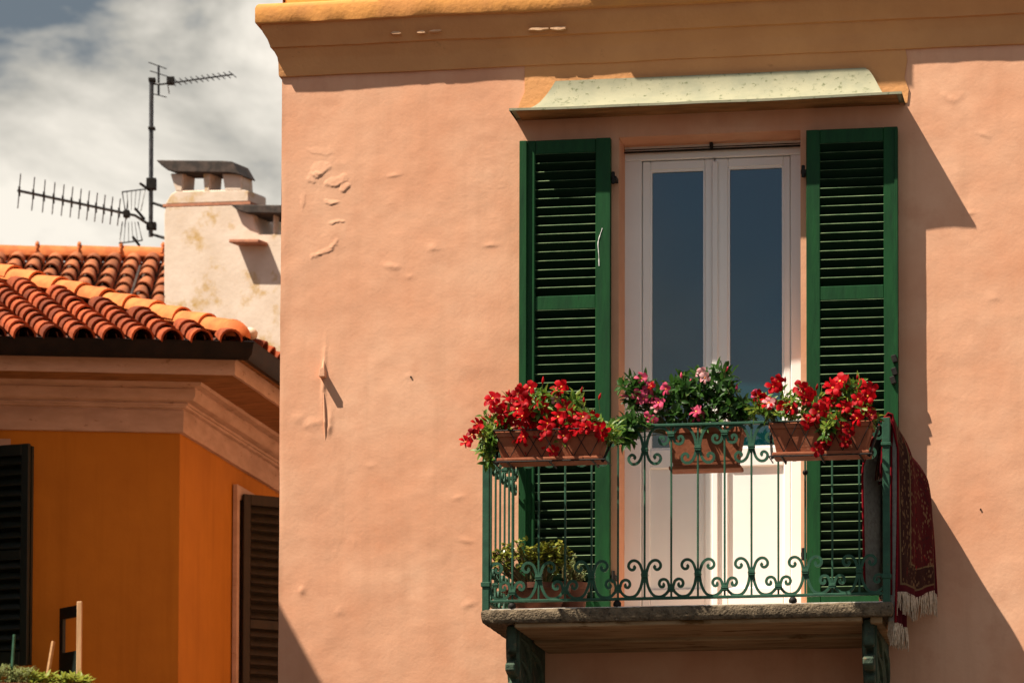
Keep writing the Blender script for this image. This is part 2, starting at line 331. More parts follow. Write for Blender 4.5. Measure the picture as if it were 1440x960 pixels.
# ================================================================== PINK HOUSE
BD = 1.0                                        # balcony depth
XL = P(393.5, 600).x; XR = P(1440, 400).x + 1.6
ZSLAB = P(960, 851, -BD).z                      # top of the balcony slab
ZCOR = P(393.5, 109).z                          # underside of the cornice
DX0 = P(870, 500).x; DX1 = P(1126, 500).x; DZ1 = P(1000, 188).z
house = thing('pink_house', 'pink stucco house with green shutters, white french door and flower balcony', 'house', (XL, 0, 0))
def wall_disp(X, Z):
    d = .0035 * fbm(X * 2.2, Z * 2.2, 3, 3) + .0012 * fbm(X * 9, Z * 11, 4, 11) + .0022 * fbm(X * 4.5 + 5, Z * 5.5, 3, 61, .55)
    r = 1 - np.abs(fbm(X * 5 + 3, Z * 7, 3, 23)) * 4; d = d + .0012 * np.clip(r - .72, 0, 1) * (vnoise(X * 1.7, Z * 1.7, 31) + .5)
    # small pimples and flakes
    p = vnoise(X * 30, Z * 30, 41); d = d + .0022 * np.clip(p - .40, 0, 1) * 8 * np.clip(vnoise(X * 2.5, Z * 2.5, 47) + .1, 0, 1)
    flakes = [(472, 256, 20, 9, 22, 9), (484, 262, 9, 6, 35, 9), (452, 236, 16, 12, 20, 7), (446, 246, 10, 7, -10, 8), (466, 284, 13, 6, 0, 8), (437, 250, 9, 9, 0, 5), (425, 280, 6, 18, 0, 4), (474, 311, 14, 4, 5, 6), (458, 352, 17, 6, 25, 6), (444, 360, 10, 4, 10, 5), (470, 342, 8, 5, 30, 5), (450, 212, 26, 7, -10, 3), (552, 376, 12, 5, 10, 3), (440, 598, 16, 9, -10, 3), (1345, 136, 14, 8, 35, 4)]
    for (px, py, lx, lz, an, h) in flakes:
        c = P(px, py); sx, sz = lx / 260, lz / 260; a = R(an); wx = X + .02 * fbm(X * 30, Z * 30, 3, int(px) + 3); wz = Z + .02 * fbm(X * 30, Z * 30, 3, int(py) + 5)
        dx = wx - c.x; dz = wz - c.z; s_ = (dx * math.cos(a) + dz * math.sin(a)) / sx; t_ = (-dx * math.sin(a) + dz * math.cos(a)) / sz
        q = np.clip((1.0 - np.sqrt(s_ ** 2 + t_ ** 2)) / .45, 0, 1); up_ = np.clip((t_ + 1) / 2, 0, 1)
        d = d + h * .00058 * q * q * (3 - 2 * q) * (1 - .9 * up_)
    blist = [
             (455, 545, 3, 50, -2, 7), (463, 600, 4, 18, -5, 6), (440, 596, 14, 6, 15, 3), (420, 590, 9, 10, 0, 3), (550, 375, 10, 4, -10, 3), (575, 390, 7, 4, 0, 2.5), (555, 247, 10, 4, 8, 2), (610, 350, 9, 6, 5, 2),
             (1385, 190, 8, 5, -20, 3), (1365, 300, 7, 5, 10, 2), (1335, 140, 12, 6, -40, 3), (1400, 420, 8, 5, 0, 2), (575, 530, 4, 4, 0, 4), (660, 850, 10, 6, 20, 3), (480, 860, 8, 10, 0, 3), (655, 760, 11, 5, -10, 3), (645, 700, 8, 4, 10, 3), (425, 830, 6, 10, 0, 4), (690, 345, 9, 5, 0, 2), (520, 655, 8, 5, 0, 2)]
    for (px, py, lx, lz, an, h) in blist:
        c = P(px, py); sx, sz = lx / 260, lz / 260; a = R(an); dx = X - c.x; dz = Z - c.z
        s_ = dx * math.cos(a) + dz * math.sin(a); t_ = -dx * math.sin(a) + dz * math.cos(a)
        wob = 1 + .8 * fbm(X * 25, Z * 25, 2, int(px))
        tt = np.where(t_ < 0, t_ * 2.0, t_)
        d = d + h * .001 * np.exp(-((s_ / sx) ** 2 + (tt / sz) ** 2)) * wob
    return d
def lines(a, b, fine0, fine1, step, extra, xtra=[]):
    q = list(np.arange(fine0, fine1, step)) + [a, b, fine1] + extra + xtra
    q += list(np.linspace(a, fine0, 6)) + list(np.linspace(fine1, b, 6))
    q = sorted(set(round(float(t), 4) for t in q)); r = []
    for t in q:
        if not r or t - r[-1] > .0030 or t in [round(e, 4) for e in extra]:
            if r and t - r[-1] <= .0030 and r[-1] not in [round(e, 4) for e in extra]: r.pop()
            r.append(t)
    return r
xs = lines(XL, XR, XL, P(1440, 400).x + .1, .0105, [DX0, DX1], list(np.arange(P(412, 300).x, P(500, 300).x, .0047))); zs = lines(0, ZCOR + .05, P(400, 960).z - .15, ZCOR + .04, .0105, [ZSLAB, DZ1], list(np.arange(P(450, 372).z, P(450, 200).z, .0047)))
gx, gz = np.meshgrid(np.array(xs), np.array(zs))
disp = wall_disp(gx, gz)
ddoor = np.maximum(np.maximum(DX0 - gx, gx - DX1), np.maximum(ZSLAB - gz, gz - DZ1))
fade = np.clip(np.abs(ddoor) / .03, 0, 1) * np.clip((gx - XL) / .02, 0, 1)
gy = -disp * fade
gx2 = gx + (1 - np.clip((gx - XL) / .01, 0, 1)) * (.0035 * fbm(gz * 3, gz * 0, 4, 5))
nr, nc = gx.shape
vs = np.stack([gx2, gy, gz], -1).reshape(-1, 3)
fs = []
dxm = [(DX0 - .001 < (xs[j] + xs[j + 1]) / 2 < DX1 + .001) for j in range(nc - 1)]
for i in range(nr - 1):
    zin = ZSLAB < (zs[i] + zs[i + 1]) / 2 < DZ1
    for j in range(nc - 1):
        if zin and dxm[j]: continue
        a = i * nc + j; fs.append((a, a + 1, a + nc + 1, a + nc))
wb = MB(); wb.v = [tuple(p) for p in vs]; wb.f = fs; wb.m = [0] * len(fs)
RV = .22
rx = .004
for (a, b) in (((DX0, ZSLAB), (DX0, DZ1)), ((DX0, DZ1), (DX1, DZ1)), ((DX1, DZ1), (DX1, ZSLAB)), ((DX1, ZSLAB), (DX0, ZSLAB))):
    wb.add([(a[0], 0, a[1]), (b[0], 0, b[1]), (b[0], RV + .1, b[1]), (a[0], RV + .1, a[1])], [(0, 1, 2, 3)])
part('wall', wb, M['pink'], house, smooth=True)
sw = MB(); sw.add([(XL, 0, 0), (XL, 11, 0), (XL, 11, ZCOR + 3), (XL, 0, ZCOR + 3)], [(0, 1, 2, 3)]); sw.add([(XL + .001, 11, 0), (XR, 11, 0), (XR, 11, ZCOR + 3), (XL + .001, 11, ZCOR + 3)], [(0, 1, 2, 3)]); sw.add([(XR, 0, 0), (XR, 11, 0), (XR, 11, ZCOR + 3), (XR, 0, ZCOR + 3)], [(0, 1, 2, 3)]); sw.add([(XL, 0, ZCOR + 3), (XR, 0, ZCOR + 3), (XR, 11, ZCOR + 3), (XL, 11, ZCOR + 3)], [(0, 1, 2, 3)])
part('side_wall', sw, M['pink'], house)
# upper wall above the cornice
UX = P(400, 5).x
uw = MB().box(UX, XR, .012, .3, ZCOR + .2, ZCOR + 3.0)
part('upper_wall', uw, M['yellow'], house)
# cornice
def zc(py): return P(393.5, py).z
cp = [(.0, zc(12.)), (.108, zc(12.6)), (.119, zc(14.5)), (.124, zc(19)), (.1235, zc(38.6)), (.120, zc(40.2)), (.098, zc(41)), (.090, zc(50)), (.068, zc(60)), (.056, zc(68)), (.054, zc(70)), (.040, zc(71)), (.038, zc(74)), (.022, zc(82)), (.017, zc(90)), (.016, zc(106)), (.013, zc(109)), (0, zc(109.3))]
cpath = [(XL, 10.9), (XL, 5), (XL, 2)] + [(XL, y) for y in np.linspace(1, .03, 30)] + [(x, 0) for x in np.linspace(XL, XR, 330)]
rngc = np.random.RandomState(3)
ln = [0]
for a, b in zip(cpath[:-1], cpath[1:]): ln.append(ln[-1] + math.hypot(b[0] - a[0], b[1] - a[1]))
ln = np.array(ln)
jt = [[.0028 * float(fbm(np.array([s * 4.]), np.array([k * .5]), 4, 9, .55)[0]) * (1.5 if k < 6 else .7) for k in range(len(cp))] for s in ln]
jz = [[.010 * float(fbm(np.array([s * 2.2]), np.array([k * .2 + 9]), 4, 19, .6)[0]) * (.6 if k < 7 else .5) for k in range(len(cp))] for s in ln]
corner_soft = [max(0, 1 - abs(s - 10.9) / .02) for s in ln]
cb = MB().grid(sweep(cpath, cp, lambda i, k: (jt[i][k] if k not in (0, len(cp) - 1) else 0, jz[i][k])), flip=False)
ncp = len(cp) - 1; cb.m = [1 if (q % ncp) < 5 else 0 for q in range(len(cb.f))]
cor = part('cornice', cb, [M['cornice'], M['lip']], house, smooth=True)
# pale spots of plaster on the cornice moulding
for (px, py, wpx, hpx) in ((556, 46, 9, 2.6), (592, 45, 7, 2.4), (612, 43, 11, 1.6), (757, 40.5, 15, 2.2), (785, 39.5, 13, 2.4)):
    c = P(px, py, -.094); q = []
    for k in range(14):
        a = 2 * math.pi * k / 14; rr = random.uniform(.65, 1.1); q.append((c.x + wpx / 262 * rr * math.cos(a), -.0925 + .2 * hpx / 262 * rr * math.sin(a) * -.0, c.z + hpx / 262 * rr * math.sin(a)))
    part('pale_plaster_spot', MB().prism(q, (0, .03, 0)), M['pale_spot'], cor)
# ochre patch of plaster above the awning
q = [P(738, 88), P(738, 130), P(731, 146), P(728, 158), P(1276, 145), P(1278, 126), P(1272, 110), P(1276, 84), P(1270, 50)]
q = [(p.x, -.0065, p.z) for p in q][::-1]
part('plaster_patch', MB().prism(q, (0, .02, 0)), M['cornice'], house)
# ledge of the window above (out of view, its shade falls on the cornice)
a = P(908, 123); b = P(1286, 124)
LD = .36
lx0, lx1 = a.x - 1.6 * LD, b.x - 1.6 * LD; lz = b.z + 2.9 * LD
part('window_ledge', MB().box(lx0, lx1, -LD, .05, lz, lz + .24), M['stone'], house, bevel=.008)

# ---- awning of sheet metal
AD = .235
f0, f1 = P(716, 154, -AD), P(1268, 129, -AD); zf = (P(1000, 141, -AD)).z
t0, t1 = P(781, 113, -.03), P(1216, 97, -.03); zt = P(1000, 104.5, -.03).z
rows = []; nS = 16
rim = []
for i in range(nS + 1):
    s = i / nS
    out_ = .10 * s + .72 * s ** 2.2 + .18 * s ** 8      # bell cast
    zz = zt + (zf - zt) * (1 - (1 - s) ** 1.25) if s < .95 else zf + .002
    x0 = t0.x + (f0.x - t0.x) * (.62 * s + .38 * s ** 14); x1 = t1.x + (f1.x - t1.x) * (.55 * s ** .6 + .45 * s ** 24)
    y = -(.03 + (AD - .03) * out_)
    row = [(x0 - .0, .01, zz)]
    row += [(x0, y * t, zz) for t in (.33, .66, .9)]
    for j in range(41):
        t = j / 40; x = x0 + (x1 - x0) * t
        row.append((x, y - .0035 * math.sin(t * 23 + s * 2) * s, zz + .004 * float(fbm(np.array([x * 2.]), np.array([s]), 2, 77)[0]) - .004 * math.sin(t * math.pi)))
    row += [(x1, y * t, zz) for t in (.9, .66, .33)] + [(x1, .01, zz)]
    rows.append(row)
ab = MB().grid(rows, flip=True)
rl = rows[-1]; ab.grid([rl, [(p[0], p[1], p[2] - .013) for p in rl]], flip=True)
ab.grid([[(p[0], p[1] if p[1] > 0 else p[1] + .006, p[2] - .013) for p in rl], [(p[0], p[1] if p[1] > 0 else p[1] + .006, p[2] - .001) for p in rl]], flip=True)
aw = part('awning', ab, M['zinc'], house, smooth=True)
ub = MB().box(f0.x + .03, f1.x - .03, -AD + .02, .01, zf - .006, zf - .002)
part('awning_soffit', ub, M['eave'], aw)

# ---- french door
Yd = RV
def X(px, Y=Yd, py=500): return P(px, py, Y).x
def Z(py, Y=Yd, px=1000): return P(px, py, Y).z
zb = ZSLAB + .01
fr = MB()
fx0, fx1 = X(879) - .02, X(1125.5) + .03; l0, l1 = X(902), X(1112); zt_ = Z(211) + .09; zl = Z(222)
fr.box(fx0, l0, Yd, Yd + .07, zb, zl); fr.box(l1, fx1, Yd, Yd + .07, zb, zl); fr.box(fx0, fx1, Yd - .002, Yd + .072, zl, Z(211)); fr.box(fx0, fx1, Yd + .004, Yd + .07, Z(210.6), zt_)
door = part('french_door', fr, M['white'], house, at=(X(1000), Yd, ZSLAB), bevel=.004)
xm = X(1004.5)
zg1, zg0 = Z(236), Z(629); zp1, zp0 = Z(656), Z(826)
def leaf(xa, xb, ga, gb):
    m = MB(); y0, y1 = Yd + .012, Yd + .062; zt2 = zl - .004; zb2 = zb + .008
    m.box(xa, ga, y0, y1, zb2, zt2); m.box(gb, xb, y0, y1, zb2, zt2)
    m.box(ga, gb, y0 + .001, y1, zg1, zt2); m.box(ga, gb, y0 + .001, y1, zp1, zg0); m.box(ga, gb, y0 + .001, y1, zb2, zp0)
    L_ = part('door_leaf', m, M['white'], door, bevel=.005)
    part('door_panel', MB().box(ga - .004, gb + .004, y0 + .018, y1 - .01, zp0 - .004, zp1 + .004), M['white'], door)
    part('glass_pane', MB().box(ga - .004, gb + .004, y0 + .02, y1 - .02, zg0 - .004, zg1 + .004), M['glass'], door)
    # glazing beads
    b = MB(); w_ = .009
    b.box(ga, ga + w_, y0 + .008, y0 + .02, zg0, zg1); b.box(gb - w_, gb, y0 + .008, y0 + .02, zg0, zg1); b.box(ga + w_, gb - w_, y0 + .008, y0 + .02, zg0, zg0 + w_); b.box(ga + w_, gb - w_, y0 + .008, y0 + .02, zg1 - w_, zg1)
    part('glazing_bead', b, M['white'], door)
leaf(l0 + .003, xm - .0015, X(914), X(990.5)); leaf(xm + .0015, l1 - .003, X(1023.5), X(1101.5))
part('meeting_stile', MB().box(xm - .013, xm + .02, Yd - .004, Yd + .0115, zb + .02, zl - .02), M['white'], door, bevel=.004)
part('curtain_rod', MB().tube([(fx0 + .01, Yd - .03, Z(212)), (fx1 - .02, Yd - .03, Z(212))], .006, 8), M['dark_iron'], door)
part('curtain_rod', MB().tube([(fx0 + .01, Yd - .03, Z(208.5)), (fx1 - .02, Yd - .03, Z(208.5))], .003, 8), M['dark_iron'], door)
part('rod_bracket', MB().box(X(999), X(1003), Yd - .04, Yd + .02, Z(209), Z(196)), M['dark_iron'], door)
part('room_backing', MB().box(fx0, fx1, Yd + .3, Yd + .32, zb, zt_), M['blackgreen'], door)

# ---- shutters
def shutter(xa, xb, za, zb_, Y0, stl, strr, midz, thick, m, parent, slats=True, nspace=.0495, proud=None, at=None, mslat=None, toprail=.075, botrail=.11, sl_w=.030, tilt=52):
    b = MB(); mslat = mslat or m
    b.box(xa, xa + stl, Y0, Y0 + thick, za, zb_); b.box(xb - strr, xb, Y0, Y0 + thick, za, zb_)
    i0, i1 = xa + stl, xb - strr; rails = [(za, za + botrail)] + [(z - .037, z + .037) for z in midz] + [(zb_ - toprail, zb_)]
    for (q0, q1) in rails: b.box(i0, i1, Y0 + .002, Y0 + thick - .002, q0, q1)
    sh = part('shutter', b, m, parent, at=at or (xa, Y0, za), bevel=.003)
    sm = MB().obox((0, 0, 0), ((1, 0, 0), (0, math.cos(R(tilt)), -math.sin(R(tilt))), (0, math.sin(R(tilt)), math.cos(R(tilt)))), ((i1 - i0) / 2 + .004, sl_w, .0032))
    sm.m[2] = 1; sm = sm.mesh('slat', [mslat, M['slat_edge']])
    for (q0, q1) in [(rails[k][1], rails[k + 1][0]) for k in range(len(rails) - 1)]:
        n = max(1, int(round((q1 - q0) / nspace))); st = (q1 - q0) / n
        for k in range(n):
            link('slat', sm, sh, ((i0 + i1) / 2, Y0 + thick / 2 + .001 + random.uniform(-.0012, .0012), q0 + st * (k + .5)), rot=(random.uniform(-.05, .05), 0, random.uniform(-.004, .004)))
    return sh
YS = -.085
def XS(px, py=500): return P(px, py, YS).x
def ZS(py, px=1000): return P(px, py, YS).z
ZSB = ZSLAB + .05
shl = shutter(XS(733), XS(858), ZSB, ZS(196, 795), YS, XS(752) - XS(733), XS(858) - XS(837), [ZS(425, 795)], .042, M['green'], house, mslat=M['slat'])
shl['label'] = 'green louvred shutter with a scratched inner stile, left of the door'
zt1 = ZS(196, 795)
part('edge_strip', MB().box(XS(730.5), XS(741), YS - .022, YS - .0005, ZSB, zt1 - .003), M['green'], shl, bevel=.003)
part('edge_strip', MB().box(XS(748.5), XS(751.5), YS - .009, YS - .0005, ZSB + .1, zt1 - .06), M['green'], shl, bevel=.002)
part('backing_panel', MB().box(XS(731.5), XS(856), YS + .045, YS + .072, ZSB, zt1 - .004), M['green'], shl)
# scratch on the stile
sc = catmull([P(847, 321, YS - .001), P(843, 333, YS - .001), P(841, 343, YS - .001), P(842, 358, YS - .001), P(842.5, 374, YS - .001)], 4)
part('paint_scratch', MB().tube(sc, [random.uniform(.0012, .0032) for _ in sc], 5), M['white'], shl)
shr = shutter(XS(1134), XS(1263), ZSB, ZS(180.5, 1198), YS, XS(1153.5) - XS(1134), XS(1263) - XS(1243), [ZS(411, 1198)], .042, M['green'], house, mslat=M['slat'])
shr['label'] = 'green louvred shutter with its latch, right of the door'
part('backing_panel', MB().box(XS(1136), XS(1262), YS + .045, YS + .072, ZSB, ZS(180.5, 1198) - .004), M['green'], shr)
part('edge_strip', MB().box(XS(1258.5), XS(1263.2), YS - .006, YS - .0005, ZSB + .02, ZS(184, 1198)), M['green'], shr, bevel=.002)
for (px, py, par) in ((1258, 505, shr), (1258, 523, shr), (1256, 535, shr)):
    c = P(px, py, YS); part('latch', MB().obox((c.x, YS - .012, c.z), ((1, 0, .3), (0, 1, 0), (-.3, 0, 1)), (.014, .012, .02)), M['dark_iron'], par, bevel=.003)
for (px, py, par) in ((863, 252, shl), (1130, 243, shr), (863, 812, shl), (1130, 780, shr)):
    c = P(px, py, -.05); hm = MB().box(c.x - .012, c.x + .018, -.075, 0.01, c.z - .012, c.z + .012).tube([(c.x, -.07, c.z - .03), (c.x, -.07, c.z + .035)], .010, 8)
    part('hinge', hm, M['dark_iron'], par, bevel=.002)

# ---- balcony slab
bx0, bx1 = P(677, 865, -BD).x, P(1254.5, 855, -BD).x
ST = P(677, 855, -BD).z - P(677, 874.5, -BD).z
nn = 120; rows = []
prof = [(.012, 0), (0, -.008), (-.003, -ST * .35), (-.002, -ST * .7), (.004, -ST + .006), (.012, -ST)]
spath = [(bx0, y) for y in np.linspace(.02, -BD, 40)] + [(x, -BD) for x in np.linspace(bx0, bx1, 110)[1:]] + [(bx1, y) for y in np.linspace(-BD, .02, 40)[1:]]
rj = np.random.RandomState(5)
def sj(i, k): return (rj.uniform(-.002, .0025), rj.uniform(-.0018, .0018) if k in (0, 1, 4, 5) else rj.uniform(-.003, .003))
srows = sweep(spath, [(-o_, ZSLAB + z) for o_, z in prof], sj)
sb = MB().grid(srows, flip=False)
sb.box(bx0 + .013, bx1 - .013, -BD + .013, .02, ZSLAB - ST + .004, ZSLAB - .004)
floor_ = MB().box(bx0 + .02, bx1 - .02, -BD + .03, .015, ZSLAB - .002, ZSLAB + .006)
slab = part('balcony_slab', sb, M['stone'], house, smooth=True)
part('bounce_floor', floor_, M['bounce_pale'], slab)  # unseen pale sheet added to bounce sunlight up onto the door
# soffit of the slab: border strip and stepped panel
zs0 = ZSLAB - ST
sf = MB(); XCL = P(726, 890, -.9).x + .002
so_ = [(XCL, -BD + .03), (P(1214, 890, -.9).x - .002, -BD + .03), (bx1 - .12, 0), (XCL, 0)]
sf.box(so_[0][0], so_[1][0], -BD + .03, -.45, zs0 - .022, zs0 + .006)
part('soffit', sf, M['soffit'], slab, bevel=.006)
part('soffit', MB().box(so_[0][0] + .01, so_[1][0] - .01, -.449, .0, zs0 - .040, zs0 + .006), M['soffit'], slab, bevel=.006)
part('soffit_board', MB().box(bx1 - .115, bx1 - .055, -BD + .05, .0, zs0 - .030, zs0 + .004), M['soffit'], slab, bevel=.004)
# scrolled corbels
def corbel(xc, wd):
    pr = [(0, .0), (-.90, 0), (-.90, -.13), (-.86, -.14), (-.80, -.155), (-.80, -.17), (-.90, -.18), (-.94, -.20), (-.94, -.235), (-.88, -.255), (-.82, -.26), (-.82, -.275), (-.86, -.285), (-.86, -.31), (-.80, -.335), (-.70, -.36), (-.68, -.42), (-.66, -.50), (-.62, -.60), (-.50, -.70), (-.36, -.76), (-.24, -.84), (-.20, -.92), (-.10, -1.0), (0, -1.02)]
    m = MB().prism([(xc - wd / 2, y, zs0 - .002 + z) for y, z in pr], (wd, 0, 0))
    part('bracket', m, M['corbel'], slab, bevel=.006)
    for s in (-1, 1):
        sx = xc + s * wd / 2
        # raised border and leaf ribs on each cheek
        rib = catmull([(sx, y + .05, zs0 + z - .02) for y, z in pr[1:3]] + [(sx, y + .045, zs0 + z) for y, z in pr[14:23]], 3)
        part('bracket_rib', MB().tube(rib, .011, 6), M['corbel'], slab, smooth=True)
        for (y0, z0, y1, z1) in ((-.80, -.05, -.45, -.22), (-.78, -.16, -.40, -.38), (-.74, -.28, -.32, -.52), (-.6, -.42, -.2, -.66), (-.45, -.08, -.05, -.28)):
            lf = catmull([(sx, y0, zs0 + z0), (sx + s * .006, (y0 + y1) / 2, zs0 + (z0 + z1) / 2 + .05), (sx, y1, zs0 + z1)], 5)
            part('bracket_leaf', MB().tube(lf, [.004 + .014 * math.sin(math.pi * i / (len(lf) - 1)) for i in range(len(lf))], 6), M['corbel'], slab, smooth=True)
xcl = (P(712, 890, -.9).x + P(726, 890, -.9).x) / 2; xcr = (P(1214, 890, -.9).x + P(1229.5, 890, -.9).x) / 2
corbel(xcl, .05); corbel(xcr, .056)

# ---- balcony railing
YR = -BD + .045
pxL, pxR = P(684, 700, YR).x, P(1246.5, 700, YR).x
zT = P(935, 598, YR).z; zB = P(960, 840, YR).z
k_ = P(1000, 700, YR).x - P(900, 700, YR).x; PXM = k_ / 100    # metres per photo pixel at the railing plane
sp_ = (pxR - pxL) / 15
YW = -.03
rb = MB(); hw = .008
def post(m, x, y, front=True):
    m.box(x - .018, x + .018, y - .018, y + .018, ZSLAB - .01, P(684, 641, YR).z)
    z1 = P(684, 641, YR).z
    m.box(x - .025, x + .025, y - .025, y + .025, z1 - .004, z1 + .012)
    m.box(x - .020, x + .020, y - .020, y + .020, z1 + .012, zT + .006)
    m.box(x - .024, x + .024, y - .024, y + .024, P(684, 822, YR).z - .012, P(684, 822, YR).z + .012)
post(rb, pxL, YR); post(rb, pxR, YR)
rb.box(pxL - .015, pxR + .015, YR - .014, YR + .014, zT - .007, zT + .007)
rb.box(pxL - .015, pxR + .015, YR - .013, YR + .013, zB - .007, zB + .007)
for x in (pxL, pxR):
    rb.box(x - .013, x + .013, YR + .0145, YW + .03, zT - .0065, zT + .0065); rb.box(x - .012, x + .012, YR + .0135, YW + .03, zB - .0065, zB + .0065)
rail = part('balcony_railing', rb, M['iron'], house, at=(pxL, YR, ZSLAB), bevel=.0025)
hA, hB = 33 * PXM, 12.5 * PXM
def balmesh(h):
    m = MB(); m.tube([(0, 0, 0), (0, 0, zT - zB)], 0, sq=(.0050, .0050), up=(0, 1, 0))
    for z in (h, zT - zB - h): m.box(-.0165, .0165, -.015, .015, z - .014, z + .012); m.box(-.0185, .0185, -.017, .017, z - .003, z + .003)
    return m.mesh('baluster', M['iron'], bevel=.0015)
bA, bB = balmesh(hA), balmesh(hB)
U = [(15.6, 46), (13.7, 44), (15.5, 41), (19, 40.6), (22.3, 44), (22, 49), (18, 53), (12, 53), (6.5, 48), (3.0, 38), (2.6, 33), (3.0, 26), (5, 17), (9.4, 8), (14, 3.6), (19.5, 2.2), (25, 2.8), (30, 6), (33.8, 10.5), (34.8, 13.5), (34.2, 18), (32, 24), (27.5, 26.6), (22.4, 25), (20.6, 20), (23, 16), (26.6, 16.6), (27, 19.4), (25.5, 20.3)]
sclx = sp_ / (37.5)
scm = MB().tube(catmull([(x * sclx, 0, z * PXM) for x, z in U], 3), 0, sq=(.0070, .0050), up=(0, 1, 0))
# taper handled by scale; one mesh for all scrolls
scm = scm.mesh('scroll', M['iron'])
for k in range(1, 15):
    link('baluster', bA if k % 2 == 0 else bB, rail, (pxL + sp_ * k, YR, zB))
for k in range(15):
    a = pxL + sp_ * (k if k % 2 == 0 else k + 1); sx = 1 if k % 2 == 0 else -1
    link('scroll', scm, rail, (a, YR + random.uniform(-.002, .002), zB), scale=(sx, 1, 1))
    link('scroll', scm, rail, (a, YR + random.uniform(-.002, .002), zT), scale=(sx, 1, -1))
nsd = 7; sps = (YW - YR) / nsd
for x in (pxL, pxR):
    for k in range(1, nsd): link('baluster', bA if k % 2 == 0 else bB, rail, (x, YR + sps * k, zB), rot=(0, 0, math.pi / 2))
    for k in range(nsd):
        a = YR + sps * (k if k % 2 == 0 else k + 1); sx = (1 if k % 2 == 0 else -1) * sps / sp_
        link('scroll', scm, rail, (x, a, zB), rot=(0, 0, math.pi / 2), scale=(sx, 1, 1)); link('scroll', scm, rail, (x, a, zT), rot=(0, 0, math.pi / 2), scale=(sx, 1, -1))
def ball(r, n=10): return [(max(.0005, r * math.sin(math.pi * i / n)), -r * math.cos(math.pi * i / n)) for i in range(n + 1)]
for px in (720, 868, 1115):
    x = P(px, 843, YR).x; part('foot_ball', MB().lathe(ball(.0215), (x, YR, (zB + ZSLAB) / 2 - .004), 14), M['dark_iron'], rail, smooth=True)
x = pxL + 12 * sp_; part('knob', MB().lathe(ball(.014), (x, YR, P(1132, 664, YR).z), 14), M['dark_iron'], rail, smooth=True)

# ---- peg in the wall, left
c = P(455, 527)
part('wall_peg', MB().prism([(c.x - .016, 0.01, c.z - .02), (c.x + .017, .01, c.z - .02), (c.x + .016, .01, c.z + .014), (c.x + .004, .01, c.z + .03), (c.x - .012, .01, c.z + .022)], (.002, -.068, .002)).tube([(c.x + .002, .004, c.z + .10), (c.x + .001, -.006, c.z + .05), (c.x, -.012, c.z)], [.005, .009, .012], 7).tube([(c.x + .012, .004, c.z - .36), (c.x + .010, -.008, c.z - .26), (c.x + .002, -.003, c.z - .1)], [.004, .007, .003], 6), M['pink'], house, bevel=.004)
for (px, py) in ((578, 530), (1379, 716)):
    c = P(px, py); part('nail', MB().tube([(c.x, .01, c.z), (c.x, -.006, c.z)], .005, 7), M['dark_iron'], house)

# ================================================================== PLANTS
def leaf_mesh(m, pos, dirv, upv, L_, W_, fold=.25, droop=.3, mi=0, nseg=4):
    d = V(dirv).normalized(); u = V(upv); u = (u - d * u.dot(d)); u = u.normalized() if u.length > 1e-4 else d.orthogonal().normalized(); s = d.cross(u).normalized()
    vs = []; pos = V(pos)
    ws = [0.08, .75, 1.0, .72, .05] if nseg == 4 else [.1, 1, .1]
    n = len(ws)
    for i, wv in enumerate(ws):
        t = i / (n - 1); c = pos + d * (L_ * t) - u * (droop * L_ * t * t)
        vs += [c - s * W_ * wv / 2 + u * fold * W_ * wv / 2, c, c + s * W_ * wv / 2 + u * fold * W_ * wv / 2]
    fs = []
    for i in range(n - 1):
        a = i * 3; fs += [(a, a + 1, a + 4, a + 3), (a + 1, a + 2, a + 5, a + 4)]
    m.add(vs, fs, mi)
def flower_mesh(name, mp, seed):
    rnd = random.Random(seed); m = MB(); R0 = .039
    for k in range(5):
        a = 2 * math.pi * k / 5 + rnd.uniform(-.12, .12); ca, sa = math.cos(a), math.sin(a); rr = R0 * rnd.uniform(.9, 1.12); rows = []
        for i in range(5):
            t = i / 4; r = .005 + (rr - .005) * t; z = .012 * math.sin(t * 1.7) - .010 * t ** 3 + rnd.uniform(-.001, .001)
            wv = (.005 + .023 * math.sin(min(1, t * 1.2) * math.pi * .66)) * (1 if i < 4 else .2)
            tw = 1.1
            rows.append([(r * ca - sa * wv * q, r * sa + ca * wv * q, z + tw * wv * q * .35 + (.004 * (q * q))) for q in (-.5, 0, .5)])
        m.grid(rows)
    n = 7; m.add([(.0055 * math.cos(2 * math.pi * k / n), .0055 * math.sin(2 * math.pi * k / n), .003) for k in range(n)] + [(0, 0, .0055)], [(k, (k + 1) % n, n) for k in range(n)], 1)
    m.tube([(0, 0, .002), (0, 0, -.018), (.002, 0, -.034)], [.006, .0048, .002], 6)
    return m.mesh(name, [mp, M['throat']], smooth='all')
FM = {c: [flower_mesh('flower', M[c], 10 * i + j) for j in range(3)] for i, c in enumerate(('red', 'pinkp', 'pale'))}
def put_flower(par, c, pos, nrm, sc=1.0):
    q = V(nrm).normalized().to_track_quat('Z', 'Y') @ Euler((0, 0, random.uniform(0, 6.28))).to_quaternion()
    f = link('flower', random.choice(FM[c]), par, pos, scale=(sc, sc, sc * random.uniform(.8, 1.5)))
    f.rotation_euler = q.to_euler(); return f
